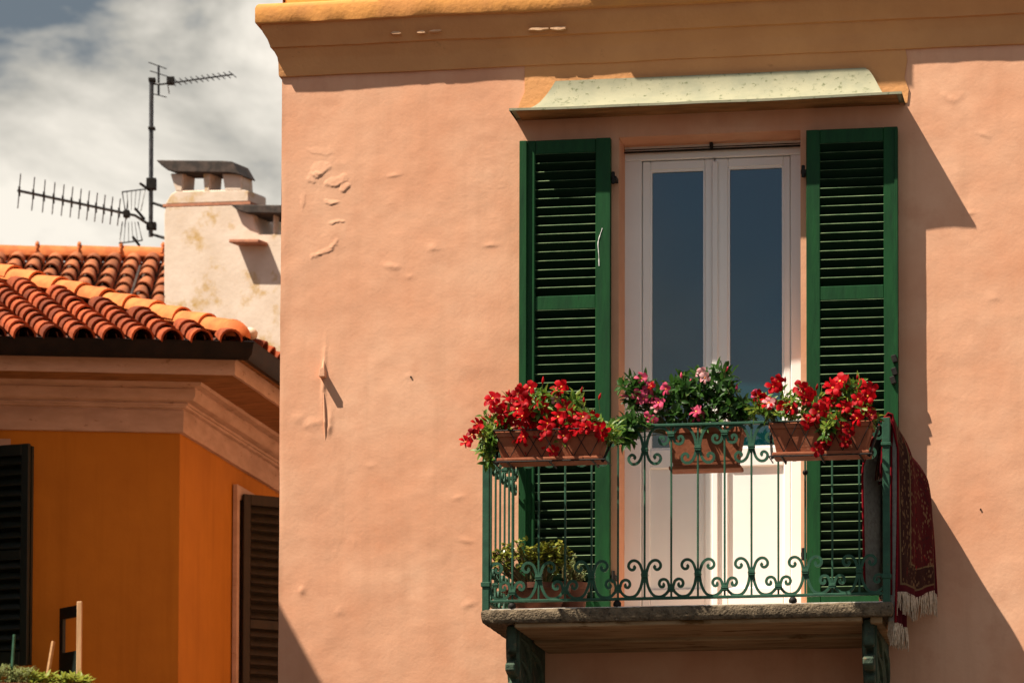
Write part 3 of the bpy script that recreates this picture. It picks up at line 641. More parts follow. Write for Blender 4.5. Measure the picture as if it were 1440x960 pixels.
def flower_box(name, label, ptl, ptr, ybot, pY, pW, blobs, nleaf, flowers, buds, lm, seed, wires, tray=True):
    """planter: rim top from pixel ptl to ptr, bottom row ybot, plane Y of its front top edge"""
    rnd = random.Random(seed)
    xa, xb = P(ptl[0], ptl[1], pY).x, P(ptr[0], ptr[1], pY).x; zt = P((ptl[0] + ptr[0]) / 2, (ptl[1] + ptr[1]) / 2, pY).z; zb = P((ptl[0] + ptr[0]) / 2, ybot, pY).z
    xc = (xa + xb) / 2
    root = thing(name, label, 'flower box', (xc, pY + pW / 2, zb - .03), 'flower boxes on the balcony railing')
    ins = .035; m = MB()
    def ring(o, z): return [(xa + o, pY + o * .8, z), (xb - o, pY + o * .8, z), (xb - o, pY + pW - o * .8, z), (xa + o, pY + pW - o * .8, z)]
    rg = [ring(ins, zb), ring(.010, zt - .03), ring(.0, zt - .028), ring(0, zt), ring(.016, zt), ring(.018, zt - .03), ring(.03, zb + .02)]
    vs = [p for r in rg for p in r]; fs = [(0, 3, 2, 1)]
    for i in range(len(rg) - 1):
        for k in range(4): fs.append((i * 4 + k, i * 4 + (k + 1) % 4, (i + 1) * 4 + (k + 1) % 4, (i + 1) * 4 + k))
    m.add(vs, fs + [tuple(range(24, 28))])
    part('planter', m, M['terra'], root, bevel=.004, seg=2)
    part('soil', MB().box(xa + .02, xb - .02, pY + .02, pY + pW - .02, zt - .06, zt - .022), M['soil'], root)
    if tray:
        t = MB().box(xa + ins - .02, xb - ins + .02, pY + ins - .03, pY + pW - ins + .03, zb - .020, zb - .001); part('drip_tray', t, M['terra'], root, bevel=.006, seg=2)
    wm = MB(); yf = pY - .004
    n = 7
    if wires:
        for s in (0, 1):
            for k in range(n + 1):
                x0 = xa + (xb - xa) * (k / n); x1 = x0 + (xb - xa) / n * (1.1 if s == 0 else -1.1)
                if x1 < xa or x1 > xb: continue
                wm.tube([(x0, yf, zt + .002), (min(max(x1, xa + ins), xb - ins), yf + ins * .8 - .008, zb - .015)], .0022, 5)
        for zz, o_ in ((zt + .003, -.003), (zb - .024, ins - .035)):
            wm.tube([(xa + o_, pY + pW, zz), (xa + o_, pY + o_ * .8 - .004, zz), (xb - o_, pY + o_ * .8 - .004, zz), (xb - o_, pY + pW, zz)], .004, 6)
        for q in (.12, .5, .88): wm.tube([(xa + (xb - xa) * q, pY + ins - .03, zb - .025), (xa + (xb - xa) * q, pY + pW + .03, zb - .025), (xa + (xb - xa) * q, pY + pW + .06, zb + .02)], .005, 6)
        for x in (xa - .012, xb + .012):
            xi = xa + ins - .02 if x < xc else xb - ins + .02
            wm.tube([(x, pY + pW + .05, zt + .012), (x, pY + pW - .0, zt - .02), (xi, pY + .02, zb - .03)], .007, 7)
            th = [(xi + (-1 if x < xc else 1) * (.012 * math.cos(a)) * (1 - a / 9), pY + .02, zb - .025 + .012 * math.sin(a) * (1 - a / 9)) for a in np.linspace(0, 7, 20)]
            wm.tube(th, .003, 5)
        part('wire_holder', wm, M['dark_iron'], root)
    # foliage: stems from soil to blob points with leaf whorls
    fo = MB(); st = MB()
    for k in range(nleaf):
        bx, by, rx_, ry_, yo = rnd.choice(blobs)
        while True:
            ax, ay, az = rnd.uniform(-1, 1), rnd.uniform(-1, 1), rnd.uniform(-1, 1)
            if ax * ax + ay * ay + az * az <= 1: break
        c = P(bx + ax * rx_, by + ay * ry_, pY + pW / 2 + yo + az * .09)
        if k % 3 == 0:
            b0 = V((min(max(c.x + rnd.uniform(-.1, .1), xa + .03), xb - .03), pY + pW / 2 + rnd.uniform(-.04, .04), zt - .03))
            mid = (b0 + c) / 2 + V((rnd.uniform(-.03, .03), rnd.uniform(-.03, .03), .03))
            st.tube(catmull([b0, mid, c], 3), .0022, 5)
        # a whorl of three to five leaves
        base_d = V((rnd.uniform(-1, 1), rnd.uniform(-1, .6), rnd.uniform(-.2, 1.0))).normalized(); ort = base_d.orthogonal().normalized(); o2 = base_d.cross(ort); ph = rnd.uniform(0, 6.28); q = rnd.randint(3, 5)
        for j in range(q):
            a = ph + 6.283 * j / q
            d = base_d * rnd.uniform(.25, .9) + (ort * math.cos(a) + o2 * math.sin(a))
            leaf_mesh(fo, c + d * .004, d, base_d + V((0, -.2, .3)), rnd.uniform(.036, .062) * (1.2 if lm is M['leaf2'] else 1), rnd.uniform(.014, .022) * (1.3 if lm is M['leaf2'] else 1), .35, rnd.uniform(.1, .45), 0, 4)
    ff = part('foliage', fo, lm, root, smooth='all'); ff['kind'] = 'stuff'
    part('stems', st, M['stem'], root)['kind'] = 'stuff'
    for (c, px, py, yo, nx, nz, sc) in flowers:
        p = P(px, py, pY + pW / 2 + yo); put_flower(root, c, p, (nx + rnd.uniform(-.35, .35), -1, nz + rnd.uniform(-.3, .3)), sc)
    for (c, px, py, dx_, dy_) in buds:
        p = P(px, py, pY + pW / 2 - .05); e = P(px + dx_, py + dy_, pY + pW / 2 - .05); md = p.lerp(e, .5)
        lowz = p + V((rnd.uniform(-.01, .01), .02, -.05))
        part('bud', MB().tube([p, p.lerp(e, .25), md, p.lerp(e, .8), e], [.0022, .006, .0068, .004, .001], 6), M[c], root, smooth='all')
        part('bud_stem', MB().tube([lowz, p], .0018, 5), M['stem'], root)
    return root
rf = random.Random(21)
def scatter(cols, pts, yo=(-.14, -.02), sc=(.85, 1.2)):
    return [(rf.choice(cols), px + rf.uniform(-2, 2), py + rf.uniform(-2, 2), rf.uniform(*yo), rf.uniform(-.6, .6), rf.uniform(-.2, .7), rf.uniform(*sc)) for (px, py) in pts]
lp = [(655, 622), (664, 612), (669, 595), (674, 604), (690, 567), (698, 572), (707, 575), (717, 560), (729, 552), (735, 548), (745, 546), (741, 562), (752, 568), (760, 562), (716, 580), (726, 574), (733, 584), (739, 592), (703, 590), (713, 596), (750, 588), (757, 596), (728, 600), (742, 604), (727, 618), (737, 613), (755, 612), (763, 625), (776, 635), (783, 548), (790, 544), (772, 582), (779, 590), (786, 598), (770, 594), (800, 575), (806, 584), (795, 572), (796, 602), (801, 608), (792, 612), (822, 586), (828, 592), (835, 585), (818, 596), (832, 604), (840, 602), (848, 606), (838, 614), (846, 611), (722, 566), (747, 578), (758, 580), (744, 622), (736, 632), (784, 586), (694, 560), (826, 600), (710, 584), (720, 590), (764, 574), (768, 604), (780, 606), (748, 600), (806, 594), (812, 604), (733, 566)]
lb = [(735, 590, 60, 32, 0), (800, 590, 45, 40, 0), (780, 575, 30, 30, -.03), (695, 605, 18, 22, -.02), (685, 630, 10, 26, -.02), (830, 605, 22, 22, 0), (860, 612, 14, 14, .02), (757, 570, 20, 20, 0)]
flower_box('flower_box', 'terracotta flower box overflowing with red flowers on the left end of the railing', (694, 607), (851, 602), 641, -BD - .275, .19, lb, 290, scatter(['red'], lp) + scatter(['pale'], [(781, 562)], sc=(.7, .8)),
           [('red', 763, 540, 1, -11), ('red', 817, 552, 2, -9), ('red', 842, 562, 3, -10), ('red', 715, 556, 1, -9), ('red', 685, 592, -9, -7), ('red', 688, 592, 2, -10), ('red', 821, 566, 0, -8)], M['leaf'], 1, True)
mpts_p = [(899, 556), (906, 560), (914, 562), (911, 547), (925, 566), (978, 578), (983, 582), (912, 588), (917, 593), (938, 546), (903, 532), (1064, 556)]
mb_ = [(893, 545, 20, 22, 0), (905, 565, 22, 16, 0), (895, 598, 22, 14, -.10), (880, 608, 14, 14, -.1), (950, 570, 30, 34, 0), (985, 560, 32, 36, 0), (1012, 545, 26, 28, 0), (1030, 570, 22, 24, 0), (990, 590, 50, 12, 0), (960, 545, 20, 18, 0), (1045, 580, 12, 14, 0)]
flower_box('flower_box', 'terracotta flower box with leafy pink flowers inside the railing before the door', (936, 603), (1045, 598), 653, -BD + .10, .16, mb_, 400, scatter(['pinkp'], mpts_p, yo=(-.12, -.05), sc=(.8, 1.05)) + scatter(['pale'], [(989, 525), (922, 571), (992, 530)], sc=(.8, 1)) + scatter(['red'], [(915, 544)], sc=(.6, .7)),
           [('pinkp', 886, 557, -14, -1), ('pinkp', 1020, 522, 4, -7), ('pinkp', 1036, 548, 0, -8), ('pinkp', 970, 540, 2, -8), ('pinkp', 958, 532, 0, -9), ('pinkp', 1058, 552, 5, -5), ('pinkp', 907, 534, 3, -6), ('pinkp', 974, 594, 2, -7)], M['leaf2'], 2, False)
rp = [(1090, 540), (1087, 544), (1094, 538), (1068, 556), (1072, 560), (1078, 566), (1125, 548), (1130, 556), (1136, 552), (1132, 562), (1103, 572), (1112, 575), (1155, 572), (1160, 566), (1152, 580), (1148, 592), (1156, 596), (1162, 588), (1172, 546), (1166, 542), (1176, 550), (1180, 534), (1184, 540), (1172, 556), (1210, 540), (1216, 548), (1222, 545), (1214, 556), (1220, 556), (1188, 572), (1196, 568), (1204, 574), (1198, 582), (1206, 590), (1190, 586), (1212, 580), (1183, 600), (1180, 608), (1192, 606), (1196, 612), (1190, 620), (1170, 620), (1164, 618), (1150, 632), (1145, 628), (1155, 626), (1222, 578), (1226, 582), (1142, 586), (1136, 594), (1184, 592), (1176, 566), (1208, 560), (1186, 612)]
rb_ = [(1110, 570, 26, 30, 0), (1140, 575, 30, 30, 0), (1175, 570, 28, 26, 0), (1205, 565, 22, 28, 0), (1075, 575, 14, 16, 0), (1195, 545, 10, 8, 0), (1172, 590, 22, 16, -.05), (1164, 605, 10, 14, -.08), (1220, 590, 12, 10, 0)]
flower_box('flower_box', 'terracotta flower box with red flowers beside the hanging rug', (1081, 595), (1226, 590), 633, -BD - .275, .19, rb_, 200, scatter(['red'], rp) + scatter(['pale'], [(1080, 565)], sc=(.8, .9)) + scatter(['pinkp'], [(1085, 568), (1117, 578)], sc=(.75, .9)),
           [('red', 1104, 538, 0, -9), ('red', 1148, 548, 2, -9), ('red', 1192, 534, 1, -8), ('red', 1206, 534, 0, -8), ('red', 1169, 538, -2, -8)], M['leaf'], 3, True)

# pots on the balcony floor
def lathe_pot(root, c, r0, r1, h, m):
    pf = [(r0 * .98, 0), (r0, .005), (r1 * .95, h * .78), (r1 * .95, h * .80), (r1 * 1.05, h * .805), (r1 * 1.06, h), (r1 * .95, h), (r1 * .9, h * .85), (.002, h * .84)]
    part('pot', MB().lathe([(a, b) for a, b in pf], c, 26), m, root, smooth=True)
jc = P(752, 845, -BD + .22); jr = thing('potted_plant', 'jade plant with yellow green leaves in a terracotta pot on the balcony floor', 'potted plant', (jc.x, -BD + .26, ZSLAB), 'pots on the balcony floor')
lathe_pot(jr, (jc.x, -BD + .26, ZSLAB), .11, .17, .15, M['shaded_pot'])
rj2 = random.Random(4); fo = MB(); st = MB()
def jade(bl, n, cY, size, fo, st, base, mkleaf):
    for k in range(n):
        bx, by, rx_, ry_ = rj2.choice(bl)
        while True:
            ax, ay, az = rj2.uniform(-1, 1), rj2.uniform(-1, 1), rj2.uniform(-1, 1)
            if ax * ax + ay * ay + az * az <= 1: break
        c = P(bx + ax * rx_, by + ay * ry_, cY + az * .1); d = V((rj2.uniform(-1, 1), rj2.uniform(-1, .5), rj2.uniform(-.1, 1)))
        for j in range(4):
            dd = d + V((rj2.uniform(-1, 1), rj2.uniform(-1, 1), rj2.uniform(-.6, .6)))
            leaf_mesh(fo, c, dd, V((0, -.3, 1)), size * rj2.uniform(.8, 1.2), size * mkleaf * rj2.uniform(.8, 1.2), .3, .1)
        if k % 4 == 0: st.tube(catmull([base + V((rj2.uniform(-.06, .06), rj2.uniform(-.05, .05), 0)), (base + c) / 2 + V((rj2.uniform(-.02, .02), 0, -.02)), c], 3), [.006, .006, .0055, .005, .0045, .004, .003], 5)
jade([(730, 775, 28, 18), (705, 787, 18, 13), (755, 780, 14, 18), (765, 775, 12, 12), (780, 775, 14, 16), (790, 785, 12, 18), (725, 795, 30, 14), (770, 795, 24, 12)], 260, -BD + .26, .029, fo, st, V((jc.x, -BD + .26, ZSLAB + .13)), .75)
part('foliage', fo, M['jade'], jr, smooth='all')['kind'] = 'stuff'; part('stems', st, M['stem'], jr)['kind'] = 'stuff'
hc = P(798, 840, -.52); hr = thing('potted_plant', 'small grey green herb in a clay pot behind the jade plant', 'potted plant', (hc.x, -.52, ZSLAB), 'pots on the balcony floor')
lathe_pot(hr, (hc.x, -.52, ZSLAB), .085, .11, .19, M['shaded_pot'])
fo = MB(); st = MB()
jade([(805, 795, 12, 18), (812, 805, 12, 14), (800, 800, 12, 14)], 90, -.52, .016, fo, st, V((hc.x, -.52, ZSLAB + .17)), .3)
part('foliage', fo, M['herb'], hr, smooth='all')['kind'] = 'stuff'; part('stems', st, M['stem'], hr)['kind'] = 'stuff'

# ================================================================== RUGS over the right-hand rail
def rug(name, label, xr, ytop_add, yf, yb, lin, lout, flare, tin, th, droop, mat_pile, seed, uvoff, topbulge=.018):
    root = thing(name, label, 'rug', (xr, (yf + yb) / 2, zT))
    nu, rr = 34, topbulge
    ph = random.Random(seed).uniform(0, 6)
    # cross section parameter v: inner bottom -> over the rail -> outer bottom
    vs_ = []
    tot = lin + lout + math.pi * rr
    nv = 70
    def pt(u, v, off):
        y = yf + (yb - yf) * u; s = v * tot; top = zT + ytop_add - droop * u ** 1.3
        fold = math.sin(u * 13 + ph + v * 1.5) * .020 + math.sin(u * 29 + ph * 2 - v * 2) * .008
        if s < lin:
            d = lin - s; x = xr - rr - off - (tin * (1 - u) ** 1.5 + .02) * min(1, d / .25) ** .7 + fold * min(1, d / .3); z = top - d + .05 * u * 0
        elif s < lin + math.pi * rr:
            a = (s - lin) / rr; x = xr - (rr + off) * math.cos(a); z = top + (rr + off) * math.sin(a)
        else:
            d = s - lin - math.pi * rr; d = d * (top - (P(1265, 838, YR).z + (.13 * u + .018 * math.sin(u * 9 + 1) if flare else -.13))) / lout; x = xr + rr + off + (flare * u ** .8 + .012) * (1 - math.exp(-d / .09)) + fold * min(1, d / .15) + .02 * u * d; z = top - d * (1 - .0 * u)
            y += .05 * d * (u - .3)
        return (x, y, z)
    def sheet(off):
        return [[pt(i / nu, j / nv, off) for i in range(nu + 1)] for j in range(nv + 1)]
    pm = MB().grid(sheet(.004))
    me = pm.mesh('pile', mat_pile, WP[root.name], smooth='all')
    uvl = me.uv_layers.new(name='UVMap')
    for lp_ in me.loops:
        vi = lp_.vertex_index; j, i = divmod(vi, nu + 1); uvl.data[lp_.index].uv = (i / nu * .70, 1.9 - (1 - j / nv) * min(1.9, tot) + uvoff)
    link('pile', me, root)
    part('backing', MB().grid(sheet(-.002), flip=True), M['backing'], root, smooth='all')
    # bound edges
    for u in (0, 1): part('bound_edge', MB().tube([pt(u, j / nv, .001) for j in range(nv + 1)], .006, 6), M['rededge'], root, smooth='all')
    # fringe on the outer end
    fm = MB(); rg_ = random.Random(seed + 1)
    for i in range(150):
        u = rg_.random(); p = V(pt(u, 1.0, .001)); L_ = rg_.uniform(.055, .115)
        e = p + V((rg_.uniform(-.008, .010), rg_.uniform(-.02, .02), -L_)); md = p.lerp(e, .5) + V((rg_.uniform(-.006, .006), rg_.uniform(-.008, .008), 0))
        fm.tube([p + V((0, 0, .01)), md, e], [.0045, .0035, .002], 4)
    part('fringe', fm, M['fringe'], root)['kind'] = 'stuff'
    return root
zrug = zT - P(1290, 835, -.6).z
rug('hanging_rug', 'dark red patterned rug with pale fringe hung over the balcony railing', pxR + .012, .022, YR + .05, -.045, .86, .80, .14, .085, .006, .11, M['rug'], 5, 0)
rug('hanging_rug', 'under rug with a narrow lower fringe peeking out beneath the patterned rug', pxR + .006, .006, YR + .035, YR + .30, .30, .93, .0, .02, .006, .0, M['rug'], 8, .07, .012)

# ================================================================== ORANGE HOUSE
DH = 28.5
TH = R(5)
u1 = (RH * math.cos(TH) + VH * math.sin(TH)).normalized()          # along the front, to the right
w1 = (VH + RH * .205).normalized()                                 # along the right-hand side, away
C0 = PD(253, 608, DH); c2 = V((C0.x, C0.y, 0))
def zh(py): return PD(253, py, DH).z
oh = thing('orange_house', 'orange stucco house with clay tile roof and dark shutters, left', 'house', c2)
A0 = c2 - u1 * 7; B0 = c2 + w1 * 9
wf = MB().prism([A0, c2, c2 + w1 * .3 - u1 * .3, A0 + w1 * .3], (0, 0, zh(540)))
part('front_wall', wf, M['orange'], oh)
part('side_wall', MB().prism([c2 + w1 * .001, B0, B0 - u1 * .3, c2 - u1 * .299 + w1 * .301], (0, 0, zh(540))), M['orange'], oh)
path = [tuple((A0 + (c2 - A0) * t).xy) for t in np.linspace(0, 1, 60)] + [tuple((c2 + (B0 - c2) * t).xy) for t in np.linspace(0, 1, 70)[1:]]
rj3 = np.random.RandomState(8)
def oj(i, k): return (rj3.uniform(-.002, .002), rj3.uniform(-.002, .002))
def band(name, prof, m, jit=None, par=oh): return part(name, MB().grid(sweep(path, prof, jit), flip=False), m, par, smooth=True)
band('lower_moulding', [(0, zh(609)), (.030, zh(608.5)), (.033, zh(578)), (.028, zh(577)), (.028, zh(575.5)), (.055, zh(574.5)), (.062, zh(571)), (0, zh(570.5))], M['mould'], oj)
band('upper_moulding', [(.0, zh(573)), (.075, zh(571.5)), (.080, zh(569.5)), (.072, zh(569)), (.072, zh(567.5)), (.120, zh(566)), (.140, zh(561)), (.145, zh(551)), (.138, zh(550.2)), (.138, zh(549)), (.19, zh(547.5)), (.20, zh(543)), (0, zh(542.5))], M['mould'], oj)
band('eave_soffit', [(.0, zh(543.5)), (.488, zh(543)), (.488, zh(541)), (0, zh(540))], M['eave'], oj)
band('eave_fascia', [(.489, zh(541)), (.489, zh(543.6)), (.512, zh(543.6)), (.515, zh(521)), (.46, zh(520.8)), (0, zh(520))], M['mould'], oj)
band('eave_board', [(.48, zh(520.5)), (.60, zh(519.5)), (.60, zh(516)), (.2, zh(514))], M['eave'])
gut = [(.56, zh(507)), (.565, zh(520)), (.59, zh(526)), (.63, zh(527)), (.665, zh(520)), (.68, zh(506)), (.69, zh(503.5)), (.68, zh(502.5)), (.672, zh(505)), (.66, zh(518)), (.63, zh(524)), (.595, zh(523)), (.575, zh(518)), (.57, zh(507))]
band('gutter', gut, M['gutter'])
# roof planes
PIT = .38
E0 = None
def mit(o):
    n1_ = V((u1.y, -u1.x, 0)); n2_ = V((w1.y, -w1.x, 0)); m = (n1_ + n2_).normalized(); return c2 + m * (o / m.dot(n1_)), n1_, n2_
Ec, n1_, n2_ = mit(.60); ze = zh(503)
up1 = (-n1_ + V((0, 0, PIT))).normalized()
hipd = ((-n1_) + (-n2_) * 1.0).normalized()
# hip: equal heights on both slopes
hv = (Ec - c2).normalized() * -1; hs = PIT * abs(hv.dot(n1_)); hip = (V((hv.x, hv.y, hs))).normalized()
Eh = V((Ec.x, Ec.y, ze))
rt = Eh + hip * 7
rp_ = MB().add([Eh - u1 * 8, Eh, rt, rt - u1 * 3], [(0, 1, 2, 3)]); rp_.add([Eh, Eh + w1 * 9, rt + w1 * 4, rt], [(0, 1, 2, 3)])
rp_.v = [(x, y, z - .03) for x, y, z in rp_.v]
roof = part('roof', rp_, M['roof_under'], oh)
def barrel(name, L_, r0, r1, m, n=8, conv=True, arc=math.pi):
    b = MB(); rows = []
    for (t, r, dz) in ((0, r0, 0), (.5, (r0 + r1) / 2, 0), (1, r1, 0)):
        rows.append([(r * math.cos(math.pi / 2 + arc * (k / n - .5)) , L_ * t, (r * math.sin(math.pi / 2 + arc * (k / n - .5)) - r * .25) * (1 if conv else -1)) for k in range(n + 1)])
    th = .014
    b.grid(rows, flip=conv); r2 = [[(x * .86, y, z - th) for x, y, z in r] for r in rows]; b.grid(r2, flip=not conv)
    for i in (0, -1):
        b.grid([rows[i], r2[i]])
    for s in (0, -1): b.grid([[r[s] for r in rows], [r[s] for r in r2]])
    return b.mesh(name, m, smooth=True)
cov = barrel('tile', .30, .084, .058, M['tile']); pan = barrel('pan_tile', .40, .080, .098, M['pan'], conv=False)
def basis(xd, yd):
    xd = V(xd).normalized(); yd = V(yd).normalized(); z = xd.cross(yd).normalized(); x = yd.cross(z).normalized(); return Matrix((x, yd, z)).transposed()
SK = R(13)
colv = (up1 * math.cos(SK) - u1 * math.sin(SK)).normalized()
rot0 = basis(u1, colv).to_euler()
nrm1 = u1.cross(up1).normalized()
def hipside(p):   # >0 is left of the hip (front slope)
    d = p - Eh; a = d.dot(u1); b_ = d.dot(-n1_); h_b = hip.dot(-n1_); h_a = hip.dot(u1)
    return (b_ / h_b) * h_a - a
SPC, EXP = .205, .185
for j in range(0, 22):
    for i in range(0, 17):
        base = Eh - u1 * (.12 + SPC * j) + colv * (EXP * i - .10)
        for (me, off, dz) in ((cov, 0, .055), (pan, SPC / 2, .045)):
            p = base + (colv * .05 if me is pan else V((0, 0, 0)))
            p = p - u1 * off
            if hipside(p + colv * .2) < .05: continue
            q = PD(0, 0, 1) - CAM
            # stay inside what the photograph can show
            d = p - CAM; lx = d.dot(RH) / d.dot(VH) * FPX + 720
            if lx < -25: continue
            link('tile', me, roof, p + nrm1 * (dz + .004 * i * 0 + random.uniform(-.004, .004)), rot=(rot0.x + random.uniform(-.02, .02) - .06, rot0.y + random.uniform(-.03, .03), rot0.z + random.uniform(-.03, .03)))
hm_ = barrel('hip_tile', .44, .102, .084, M['hip'], 10)
hx = u1.cross(hip).normalized()
roth = basis((hip.cross(V((0, 0, 1)))).normalized(), hip).to_euler()
for k in range(0, 13):
    p = Eh + hip * (.12 + .315 * k) + V((0, 0, .075))
    link('hip_tile', hm_, roof, p, rot=(roth.x - .05 + random.uniform(-.02, .02), roth.y + random.uniform(-.03, .03), roth.z + random.uniform(-.03, .03)))
# rounded end of the hip and a mortar lump
e_ = Eh + V((0, 0, .05)) + hip * .13
cap_ = MB(); rows = []
for i in range(7):
    a = math.pi / 2 * i / 6; rows.append([e_ - hip * (.13 * math.sin(a)) + (hip.cross(V((0, 0, 1))).normalized() * math.cos(t) * .115 + V((0, 0, 1)) * math.sin(t) * .105) * max(.05, math.cos(a)) for t in np.linspace(-.2, math.pi + .2, 12)])
part('hip_end', cap_.grid(rows), M['hip'], roof, smooth='all')
mo = PD(352, 468, DH - .35); part('mortar', MB().lathe([(.02, -.05), (.05, -.03), (.055, 0), (.035, .03), (.005, .04)], mo, 9), M['chim'], roof, smooth='all')
# right-hand slope: eave tiles seen edge-on
rot2 = basis(w1, (-n2_ + V((0, 0, PIT)))).to_euler()
for j in range(26):
    for (me, off, dz) in ((cov, 0, .03), (pan, SPC / 2, 0)):
        for i in range(2):
            link('tile', me, roof, Eh + w1 * (.25 + SPC * j + off) + (-n2_ + V((0, 0, PIT))).normalized() * (EXP * i - .08) + V((0, 0, dz)), rot=rot2)
# shutters of the orange house
def oshut(name, p0, dirx, width, zlo, zhi, m, parent, spc, tilt, mslat, stile=.06, label=None):
    """p0: hinge point on plan, dirx: along the shutter"""
    dx = V(dirx).normalized(); nn_ = V((dx.y, -dx.x, 0)); b = MB(); t = .035
    def bx(a0, a1, z0, z1, dpt=t): 
        b.prism([p0 + dx * a0 + V((0, 0, z0)), p0 + dx * a1 + V((0, 0, z0)), p0 + dx * a1 - nn_ * dpt + V((0, 0, z0)), p0 + dx * a0 - nn_ * dpt + V((0, 0, z0))], (0, 0, z1 - z0))
    bx(0, stile, zlo, zhi); bx(width - stile, width, zlo, zhi)
    mids = [zhi - (zhi - zlo) * .5]
    rails = [(zlo, zlo + .1)] + [(z - .035, z + .035) for z in mids] + [(zhi - .08, zhi)]
    for a, c in rails: bx(stile, width - stile, a, c, t - .004)
    sh = part(name, b, m, parent, at=(p0.x, p0.y, zlo), bevel=.003)
    if label: sh['label'] = label
    bk = MB().prism([p0 + dx * .004 - nn_ * .055, p0 + dx * (width - .004) - nn_ * .055, p0 + dx * (width - .004) - nn_ * .085, p0 + dx * .004 - nn_ * .085], (0, 0, zhi - zlo - .02)); bk.v = [(x, y, z + zlo + .01) for x, y, z in bk.v]
    part('backing_panel', bk, m, sh)  # dark panel added so the gaps between slats read as shade
    sm = MB().obox((0, 0, 0), ((1, 0, 0), (0, math.cos(R(tilt)), -math.sin(R(tilt))), (0, math.sin(R(tilt)), math.cos(R(tilt)))), ((width - 2 * stile) / 2, .034, .006)).mesh('slat', mslat, bevel=.002)
    ang = math.atan2(dx.y, dx.x)
    for k in range(len(rails) - 1):
        q0, q1 = rails[k][1], rails[k + 1][0]; n = int((q1 - q0) / spc)
        for i in range(n):
            pc = p0 + dx * (width / 2) - nn_ * .018
            link('slat', sm, sh, (pc.x, pc.y, q0 + (q1 - q0) / n * (i + .5)), rot=(random.uniform(-.06, .06), 0, ang))
    return sh
# on the right-hand face: find the plan point of the face at px 338
def on_face(px, base, dirv, off=V((0, 0, 0))):
    b_ = base + off; d = ray(px, 700); # solve in plan
    a11, a12, a21, a22 = d.x, -dirv.x, d.y, -dirv.y; r1, r2 = b_.x - CAM.x, b_.y - CAM.y
    det = a11 * a22 - a12 * a21; t = (r1 * a22 - a12 * r2) / det; return V((CAM.x + d.x * t, CAM.y + d.y * t, 0)), t
pj, tj = on_face(336, c2, w1, n2_ * .03)
def zat(py, t): return (CAM + ray(336, py) * t).z
zhi_ = zat(694, tj); jl = V(pj)
sh2 = oshut('shutter', pj + n2_ * .04, (w1 * .55 + RH * .80).normalized(), .62, zat(1060, tj), zhi_, M['brown'], oh, .066, -48, M['brown'], label='brown louvred shutter standing open on the side of the orange house')
jm = MB().prism([pj - w1 * .09 + n2_ * -.02, pj - w1 * .02 + n2_ * -.02, pj - w1 * .02 + n2_ * .012, pj - w1 * .09 + n2_ * .012], (0, 0, zat(683, tj)))
part('window_surround', jm, M['mould'], oh)
lm_ = MB().prism([pj - w1 * .02 - n2_ * .02, pj + w1 * 1.4 - n2_ * .02, pj + w1 * 1.4 + n2_ * .012, pj - w1 * .02 + n2_ * .012], (0, 0, .10)); lm_.v = [(x, y, z + zat(683, tj) - .10) for x, y, z in lm_.v]
part('window_lintel', lm_, M['mould'], oh)
# on the front face: dark shutter at the frame's left edge, half open
pf_, tf = on_face(-40, c2, u1, n1_ * .03)
sh3 = oshut('shutter', pf_ + n1_ * .02, (u1 * .80 + n1_ * .42).normalized(), .46, (CAM + ray(36, 936) * (tf - .2)).z, (CAM + ray(36, 622) * (tf - .2)).z, M['blackgreen'], oh, .07, -50, M['blackgreen'], label='almost black shutter half open on the front of the orange house')
lq, _ = on_face(-60, c2, u1, n1_ * .012); lr, tq = on_face(14, c2, u1, n1_ * .012)
z1_ = (CAM + ray(10, 628) * tq).z; z0_ = (CAM + ray(10, 616) * tq).z
ll = MB().prism([lq, lr, lr - n1_ * .03, lq - n1_ * .03], (0, 0, z0_ - z1_)); ll.v = [(x, y, z + z1_) for x, y, z in ll.v]
part('window_lintel', ll, M['mould'], oh)
# balcony below the frame that carries the plants
bz = (CAM + ray(60, 985) * (DH - .6)).z
bq = [c2 - u1 * 3.2, c2 - u1 * .55, c2 - u1 * .55 + n1_ * .8, c2 - u1 * 3.2 + n1_ * .8]
bl_ = MB().prism(bq, (0, 0, .12)); bl_.v = [(x, y, z + bz - .12) for x, y, z in bl_.v]
part('balcony_slab', bl_, M['stone'], oh, bevel=.01)
# frame leaning, stick, plants
def onb(px, off):
    p, t = on_face(px, c2, u1, n1_ * off); return p, t
p1, t1_ = onb(113, .36); p0_, t0_ = onb(92, .14)
zt_a = (CAM + ray(113, 846) * t1_).z; zt_b = (CAM + ray(92, 864) * t0_).z
wfm = thing('casement_frame', 'dark open frame with a pale wooden edge standing against the orange wall', 'casement', (p1.x, p1.y, bz))
dd_ = (p0_ - p1)
part('edge_post', MB().prism([p1 + V((0, 0, bz)) - RH * .018 , p1 + RH * .018 + V((0, 0, bz)), p1 + RH * .018 + VH * .04 + V((0, 0, bz)), p1 - RH * .018 + VH * .04 + V((0, 0, bz))], (0, 0, zt_a - bz)), M['wood'], wfm, bevel=.004)
q1 = p1 + VH * .045
def bar(pa, pb, za, zb2, hgt, nm):
    m = MB(); d = (pb - pa).normalized(); n = V((d.y, -d.x, 0)) * .012
    m.add([pa + n + V((0, 0, za)), pb + n + V((0, 0, zb2)), pb - n + V((0, 0, zb2)), pa - n + V((0, 0, za)), pa + n + V((0, 0, za + hgt)), pb + n + V((0, 0, zb2 + hgt)), pb - n + V((0, 0, zb2 + hgt)), pa - n + V((0, 0, za + hgt))], [(3, 2, 1, 0), (4, 5, 6, 7), (0, 1, 5, 4), (1, 2, 6, 5), (2, 3, 7, 6), (3, 0, 4, 7)])
    part(nm, m, M['blackgreen'], wfm)
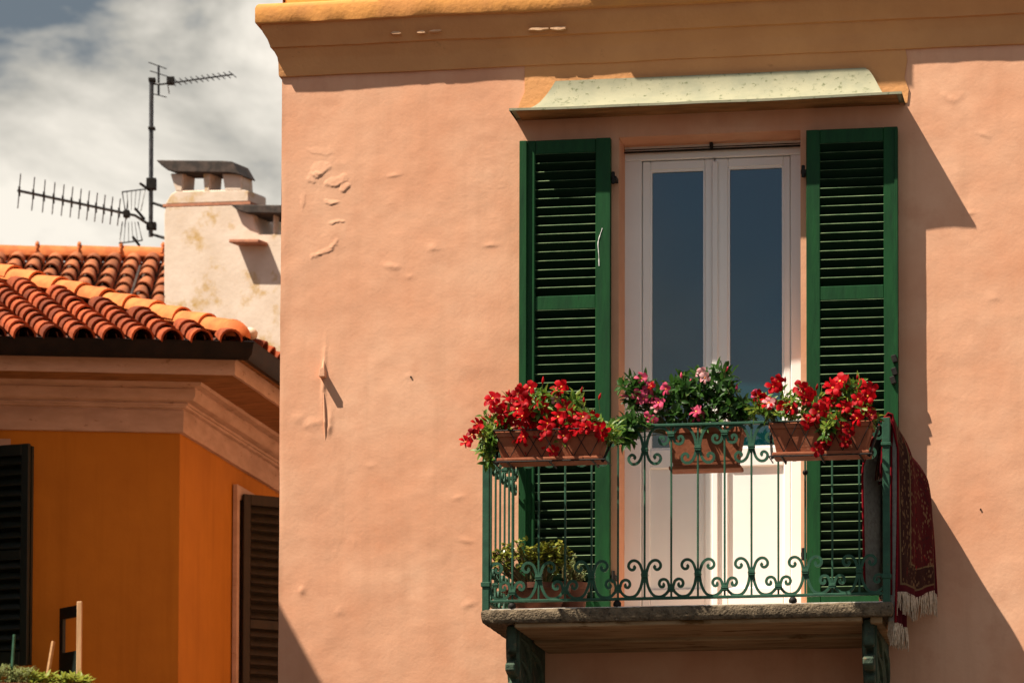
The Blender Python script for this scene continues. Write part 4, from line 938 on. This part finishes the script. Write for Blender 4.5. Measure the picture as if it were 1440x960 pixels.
bar(q1, p0_, zt_a - .10, zt_a - .10, .08, 'top_bar'); bar(q1, p0_, bz + .05, bz + .05, .32, 'lower_panel')
bar(p0_, p0_ + (p0_ - q1).normalized() * .045, bz, bz, zt_a - .02 - bz, 'back_post')
s0, ts = onb(64, .45); s1, _ = onb(77, .38)
stk = thing('wooden_stick', 'thin wooden stick leaning in the greenery by the orange wall', 'stick', (s0.x, s0.y, bz))
part('stick', MB().tube([V((s0.x, s0.y, bz)), V((s1.x, s1.y, (CAM + ray(77, 901) * ts).z))], [.016, .014], 7), M['stick'], stk)
p2, _ = onb(17, .5); p3, t3 = onb(22, .45)
stk2 = thing('garden_cane', 'slim green cane standing before the black shutter', 'cane', (p2.x, p2.y, bz)); part('cane', MB().tube([V((p2.x, p2.y, bz)), V((p3.x, p3.y, (CAM + ray(22, 893) * t3).z))], [.013, .011], 6), M['iron'], stk2)
for (nm, lab, bl, n, lm, sz, wd) in (('flowering_shrub', 'feathery olive shrub at the foot of the black shutter', [(10, 950, 16, 14), (30, 948, 14, 10), (-10, 945, 14, 16)], 160, M['herb'], .05, .2), ('leafy_plant', 'sunlit yellow green leafy plant at the base of the wooden frame', [(55, 955, 18, 8), (80, 957, 22, 6), (110, 958, 14, 5)], 90, M['bush'], .07, .35)):
    pc, tc_ = onb(bl[0][0], .55); rt_ = thing(nm, lab, 'plant', (pc.x, pc.y, bz), 'plants before the orange house'); fo = MB(); st = MB()
    for k in range(n):
        bx, by, rx_, ry_ = rj2.choice(bl); px, py = bx + rj2.uniform(-1, 1) * rx_, by + rj2.uniform(-.8, 1.3) * ry_
        pp, tt = onb(px, .55 + rj2.uniform(-.12, .12)); c = CAM + ray(px, py) * tt
        for j in range(5): leaf_mesh(fo, c, V((rj2.uniform(-1, 1), rj2.uniform(-1, 1), rj2.uniform(-.1, 1.2))), V((0, -.3, 1)), sz * rj2.uniform(.7, 1.3), sz * wd, .3, .3)
        if k % 5 == 0: st.tube([V((pp.x, pp.y, bz)), c], .005, 4)
    part('foliage', fo, lm, rt_, smooth='all')['kind'] = 'stuff'; part('stems', st, M['stem'], rt_)['kind'] = 'stuff'
    tr = MB().box(-.32, .32, -.1, .1, 0, .10); tr.v = [(pc.x + u1.x * x + n1_.x * y, pc.y + u1.y * x + n1_.y * y, bz + z) for x, y, z in tr.v]
    part('trough', tr, M['terra'], rt_, bevel=.01)

# ================================================================== HOUSE BEHIND with ridge roof and chimney
DB = 37.0
bh = thing('tiled_house', 'house behind with weathered clay tile roof and a tall rendered chimney', 'house', (PD(115, 400, DB).x, PD(115, 400, DB).y, 0))
ub_ = (RH * math.cos(R(1)) + VH * math.sin(R(1))).normalized(); nb_ = V((ub_.y, -ub_.x, 0))
Rg = PD(225, 362, DB + 1.6)            # a point on the ridge
PB = .47; dn = (nb_ + V((0, 0, -PB))).normalized()
rm = MB().add([Rg - ub_ * 4, Rg + ub_ * 2.2, Rg + ub_ * 2.2 + dn * 3.4, Rg - ub_ * 4 + dn * 3.4], [(0, 1, 2, 3)]); rm.add([Rg - ub_ * 4, Rg + ub_ * 2.2, Rg + ub_ * 2.2 + V((-nb_.x * 3, -nb_.y * 3, -1.4)), Rg - ub_ * 4 + V((-nb_.x * 3, -nb_.y * 3, -1.4))], [(3, 2, 1, 0)])
rm.v = [(x, y, z - .05) for x, y, z in rm.v]
roof2 = part('roof', rm, M['roof_under'], bh)
wl = Rg + dn * 3.1; wq = [V((wl.x, wl.y, 0)) - ub_ * 3.9, V((wl.x, wl.y, 0)) + ub_ * 2.1, V((wl.x, wl.y, 0)) + ub_ * 2.1 - nb_ * 5, V((wl.x, wl.y, 0)) - ub_ * 3.9 - nb_ * 5]
part('wall', MB().prism(wq, (0, 0, wl.z - .1)), M['chim'], bh)
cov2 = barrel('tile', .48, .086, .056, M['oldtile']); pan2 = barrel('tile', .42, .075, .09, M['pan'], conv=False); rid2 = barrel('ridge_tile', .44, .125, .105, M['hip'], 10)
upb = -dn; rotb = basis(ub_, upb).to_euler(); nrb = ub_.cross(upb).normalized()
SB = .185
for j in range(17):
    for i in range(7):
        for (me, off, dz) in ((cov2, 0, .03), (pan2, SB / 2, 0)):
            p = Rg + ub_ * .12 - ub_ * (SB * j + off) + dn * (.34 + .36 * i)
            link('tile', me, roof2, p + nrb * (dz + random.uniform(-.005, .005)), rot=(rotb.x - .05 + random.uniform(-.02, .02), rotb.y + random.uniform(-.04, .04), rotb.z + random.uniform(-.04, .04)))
rotr = basis(nb_, ub_).to_euler()
for k in range(9):
    link('ridge_tile', rid2, roof2, Rg + ub_ * (.03 - .405 * (k + 1)) + V((0, 0, .02)), rot=(rotr.x + random.uniform(-.01, .01), rotr.y, rotr.z))
    a_ = Rg + ub_ * (.03 - .405 * k); ar = [a_ + V((0, 0, .0)) + (-nb_ * math.cos(t) + V((0, 0, 1)) * math.sin(t)) * .135 for t in np.linspace(.1, math.pi - .1, 10)]
    part('ridge_collar', MB().tube(ar, .016, 5), M['hip'], roof2)
cane_ = [PD(197, 374, DB + .7), PD(184, 416, DB - .1)]; part('roof_strip', MB().tube(cane_, .012, 5), M['cap'], roof2)
# chimney stack (frontal)
DC = 35.5
def pc(px, py, d=DC): return PD(px, py, d - (px - 310) / 157 * math.tan(R(28)))
EX = VH * math.cos(R(28)) + RH * math.sin(R(28))
def slabx(m, poly, depth, mi=0): m.prism([pc(*q) for q in poly][::-1], EX * depth, mi); return m
cs = MB(); slabx(cs, [(230, 640), (420, 640), (420, 343), (372, 343), (352, 300), (345, 287), (232, 290), (230, 300)], 1.0)
chim = part('chimney', cs, M['chim'], bh, at=pc(310, 470), bevel=.015)
nk = MB(); slabx(nk, [(231, 288), (350, 284), (350, 268), (344, 266), (247, 268), (240, 273)], .30)
part('chimney_neck', nk, M['chim'], chim, bevel=.012)
part('brick_course', slabx(MB(), [(229, 291), (352, 287), (352, 283.5), (229, 287)], .95), M['brick'], chim)
for poly in ([(247, 269), (256, 269), (258, 244), (239, 244)], [(287, 269), (294, 269), (296, 243), (285, 243)], [(316, 268), (340, 268), (338, 243), (312, 243)]):
    for dd in (0,): part('chimney_pillar', MB().prism([pc(*q, DC + dd) for q in poly][::-1], EX * .2), M['chim'], chim, bevel=.008)
cp_ = MB(); slabx(cp_, [(224, 227), (318, 228), (331, 229), (342, 248), (334, 246), (326, 245), (250, 244), (240, 241), (232, 235)], .28); cp_.v = [tuple(V(p) - EX * .06) for p in cp_.v]
part('chimney_cap', cp_, M['cap'], chim, bevel=.008)
c2_ = MB(); slabx(c2_, [(330, 290), (420, 291), (420, 303), (352, 302), (340, 298)], .40); c2_.v = [tuple(V(p) - EX * .08) for p in c2_.v]
part('chimney_cap', c2_, M['cap'], chim, bevel=.008)
for poly in ([(347, 345), (360, 345), (356, 300), (349, 300)], [(383, 345), (387, 345), (386, 300), (384, 300)]):
    part('chimney_pillar', MB().prism([pc(*q) for q in poly][::-1], EX * .08), M['chim'], chim, bevel=.006)
part('chimney_side', slabx(MB(), [(356, 345), (420, 345), (420, 330), (357, 330)], .38), M['chim'], chim)
l_ = MB().prism([pc(335, 346), pc(377, 346), pc(377, 341), pc(335, 341)][::-1], EX * -.16); part('brick_ledge', l_, M['brick'], chim, bevel=.006)
# ================================================================== ANTENNA
DA = 36.15
def pa(px, py, d=DA): return PD(px, py, d)
an = thing('tv_antenna', 'tall television aerial mast with two aerials beside the chimney', 'antenna', pa(213, 332))
part('mast', MB().tube([pa(212, 333), pa(213, 112)], .021, 8), M['alu'], an)
for (px, py, w_, h_) in ((213, 259, 7, 8), (213, 318, 7, 5), (213.5, 181, 5, 1.6), (214, 113, 5, 2.5)):
    c = pa(px, py); part('clamp', MB().obox(c, (RH, VH, V((0, 0, 1))), (w_ / 157, .04, h_ / 157)), M['dark_iron'], an, bevel=.004)
for (a, b, d) in ((213, 285, 229), (212, 329, 229)):
    part('wall_bracket', MB().tube([pa(a, b), pa(d, b + 5, DA - .1), pa(d + 3, b + 6, DA + .05)], .014, 6), M['dark_iron'], an)
part('boom', MB().tube([pa(25, 268, DA - .9), pa(190, 303, DA - .1), pa(213, 318)], .013, 6), M['alu'], an)
for k in range(13):
    t = k / 12 * .95; t = t ** .82
    px, py = 27 + (184 - 27) * t, 268.5 + (302 - 268.5) * t; dd = DA - .9 + .8 * t; hh = 24 - 6 * t
    part('element', MB().tube([pa(px + 2, py - hh, dd - .25), pa(px - 2, py + hh, dd + .25)], .0055, 5), M['alu'], an)
    part('element_mount', MB().tube([pa(px, py - 6, dd - .04), pa(px, py + 7, dd + .04)], .011, 5), M['alu'], an)
for (y0, y1, x0) in ((268, 296, 172), (340, 312, 168)):
    part('reflector_frame', MB().tube([pa(x0 + 4, y1, DA - .25), pa(x0, y0 + 2, DA - .35), pa(x0 + 32, y0 - 2, DA + .2), pa(x0 + 26, y1, DA + .1)], .007, 5), M['alu'], an)
    for q in (.2, .4, .6, .8): part('reflector_rod', MB().tube([pa(x0 + 32 * q, y0, DA - .35 + .55 * q), pa(x0 + 4 + 22 * q, y1, DA - .25 + .35 * q)], .003, 4), M['alu'], an)
part('balun', MB().obox(pa(178, 301, DA - .2), (RH, VH, V((0, 0, 1))), (.03, .03, .03)), M['dark_iron'], an, bevel=.005)
part('strut', MB().tube([pa(190, 293, DA - .1), pa(203, 308)], .013, 5), M['dark_iron'], an); part('strut', MB().tube([pa(187, 333, DA - .1), pa(196, 345)], .013, 5), M['dark_iron'], an); part('strut', MB().tube([pa(197, 258, DA - .1), pa(211, 268)], .013, 5), M['dark_iron'], an)
part('boom', MB().tube([pa(213, 118), pa(226, 119, DA - .05), pa(327, 105, DA + .9)], .009, 6), M['alu'], an)
part('reflector_post', MB().tube([pa(223, 92), pa(223, 134)], .011, 6), M['alu'], an)
for (a, b, c_, d_) in ((209, 88, 234, 97), (211, 100, 236, 108), (214, 132, 234, 137), (236, 120, 238, 132)): part('element', MB().tube([pa(a, b, DA - .1), pa(c_, d_, DA + .1)], .005, 5), M['alu'], an)
part('balun', MB().obox(pa(240, 114), (RH, VH, V((0, 0, 1))), (.035, .03, .035)), M['dark_iron'], an, bevel=.005)
for k in range(12):
    t = .16 + .84 * k / 11; px, py = 226 + 101 * t, 119 - 14 * t; dd = DA - .05 + .95 * t
    part('element', MB().tube([pa(px - 5, py - 4, dd - .2), pa(px + 5, py + 4, dd + .2)], .005, 5), M['alu'], an)

# ================================================================== NEIGHBOUR to the left of the frame, whose eaves shade the pink wall's corner
c = P(393.5, 850); tt = 1.0
ex, ez = c.x - 1.6 * tt, c.z + 2.9 * tt
nh = thing('corner_house', 'neighbouring house left of the view whose eaves shade the pink wall', 'house', (ex - 3, -4, 0))
part('wall', MB().box(ex - 6, ex - .35, -8, -.62, 0, ez - .1), M['mould'], nh)
rfm = MB().prism([(ex, -8.3, ez - .08), (ex, -8.3, ez), (ex - 3.2, -8.3, ez + 1.2), (ex - 6.4, -8.3, ez), (ex - 6.4, -8.3, ez - .08)], (0, 7.75, 0))
part('roof', rfm, M['tile'], nh)
part('sky_blocker_low', MB().box(ex - 9, P(0, 500, 3.9).x - .4, -.55, 3.9, 0, ez + .1), M['stone'], nh)  # unseen dark block added to keep sky light off the orange front
part('sky_blocker_tall', MB().box(ex - 11, ex - 4.2, -8, -.7, 0, 13), M['mould'], nh)  # imagined block out of view, added to dim the orange front further
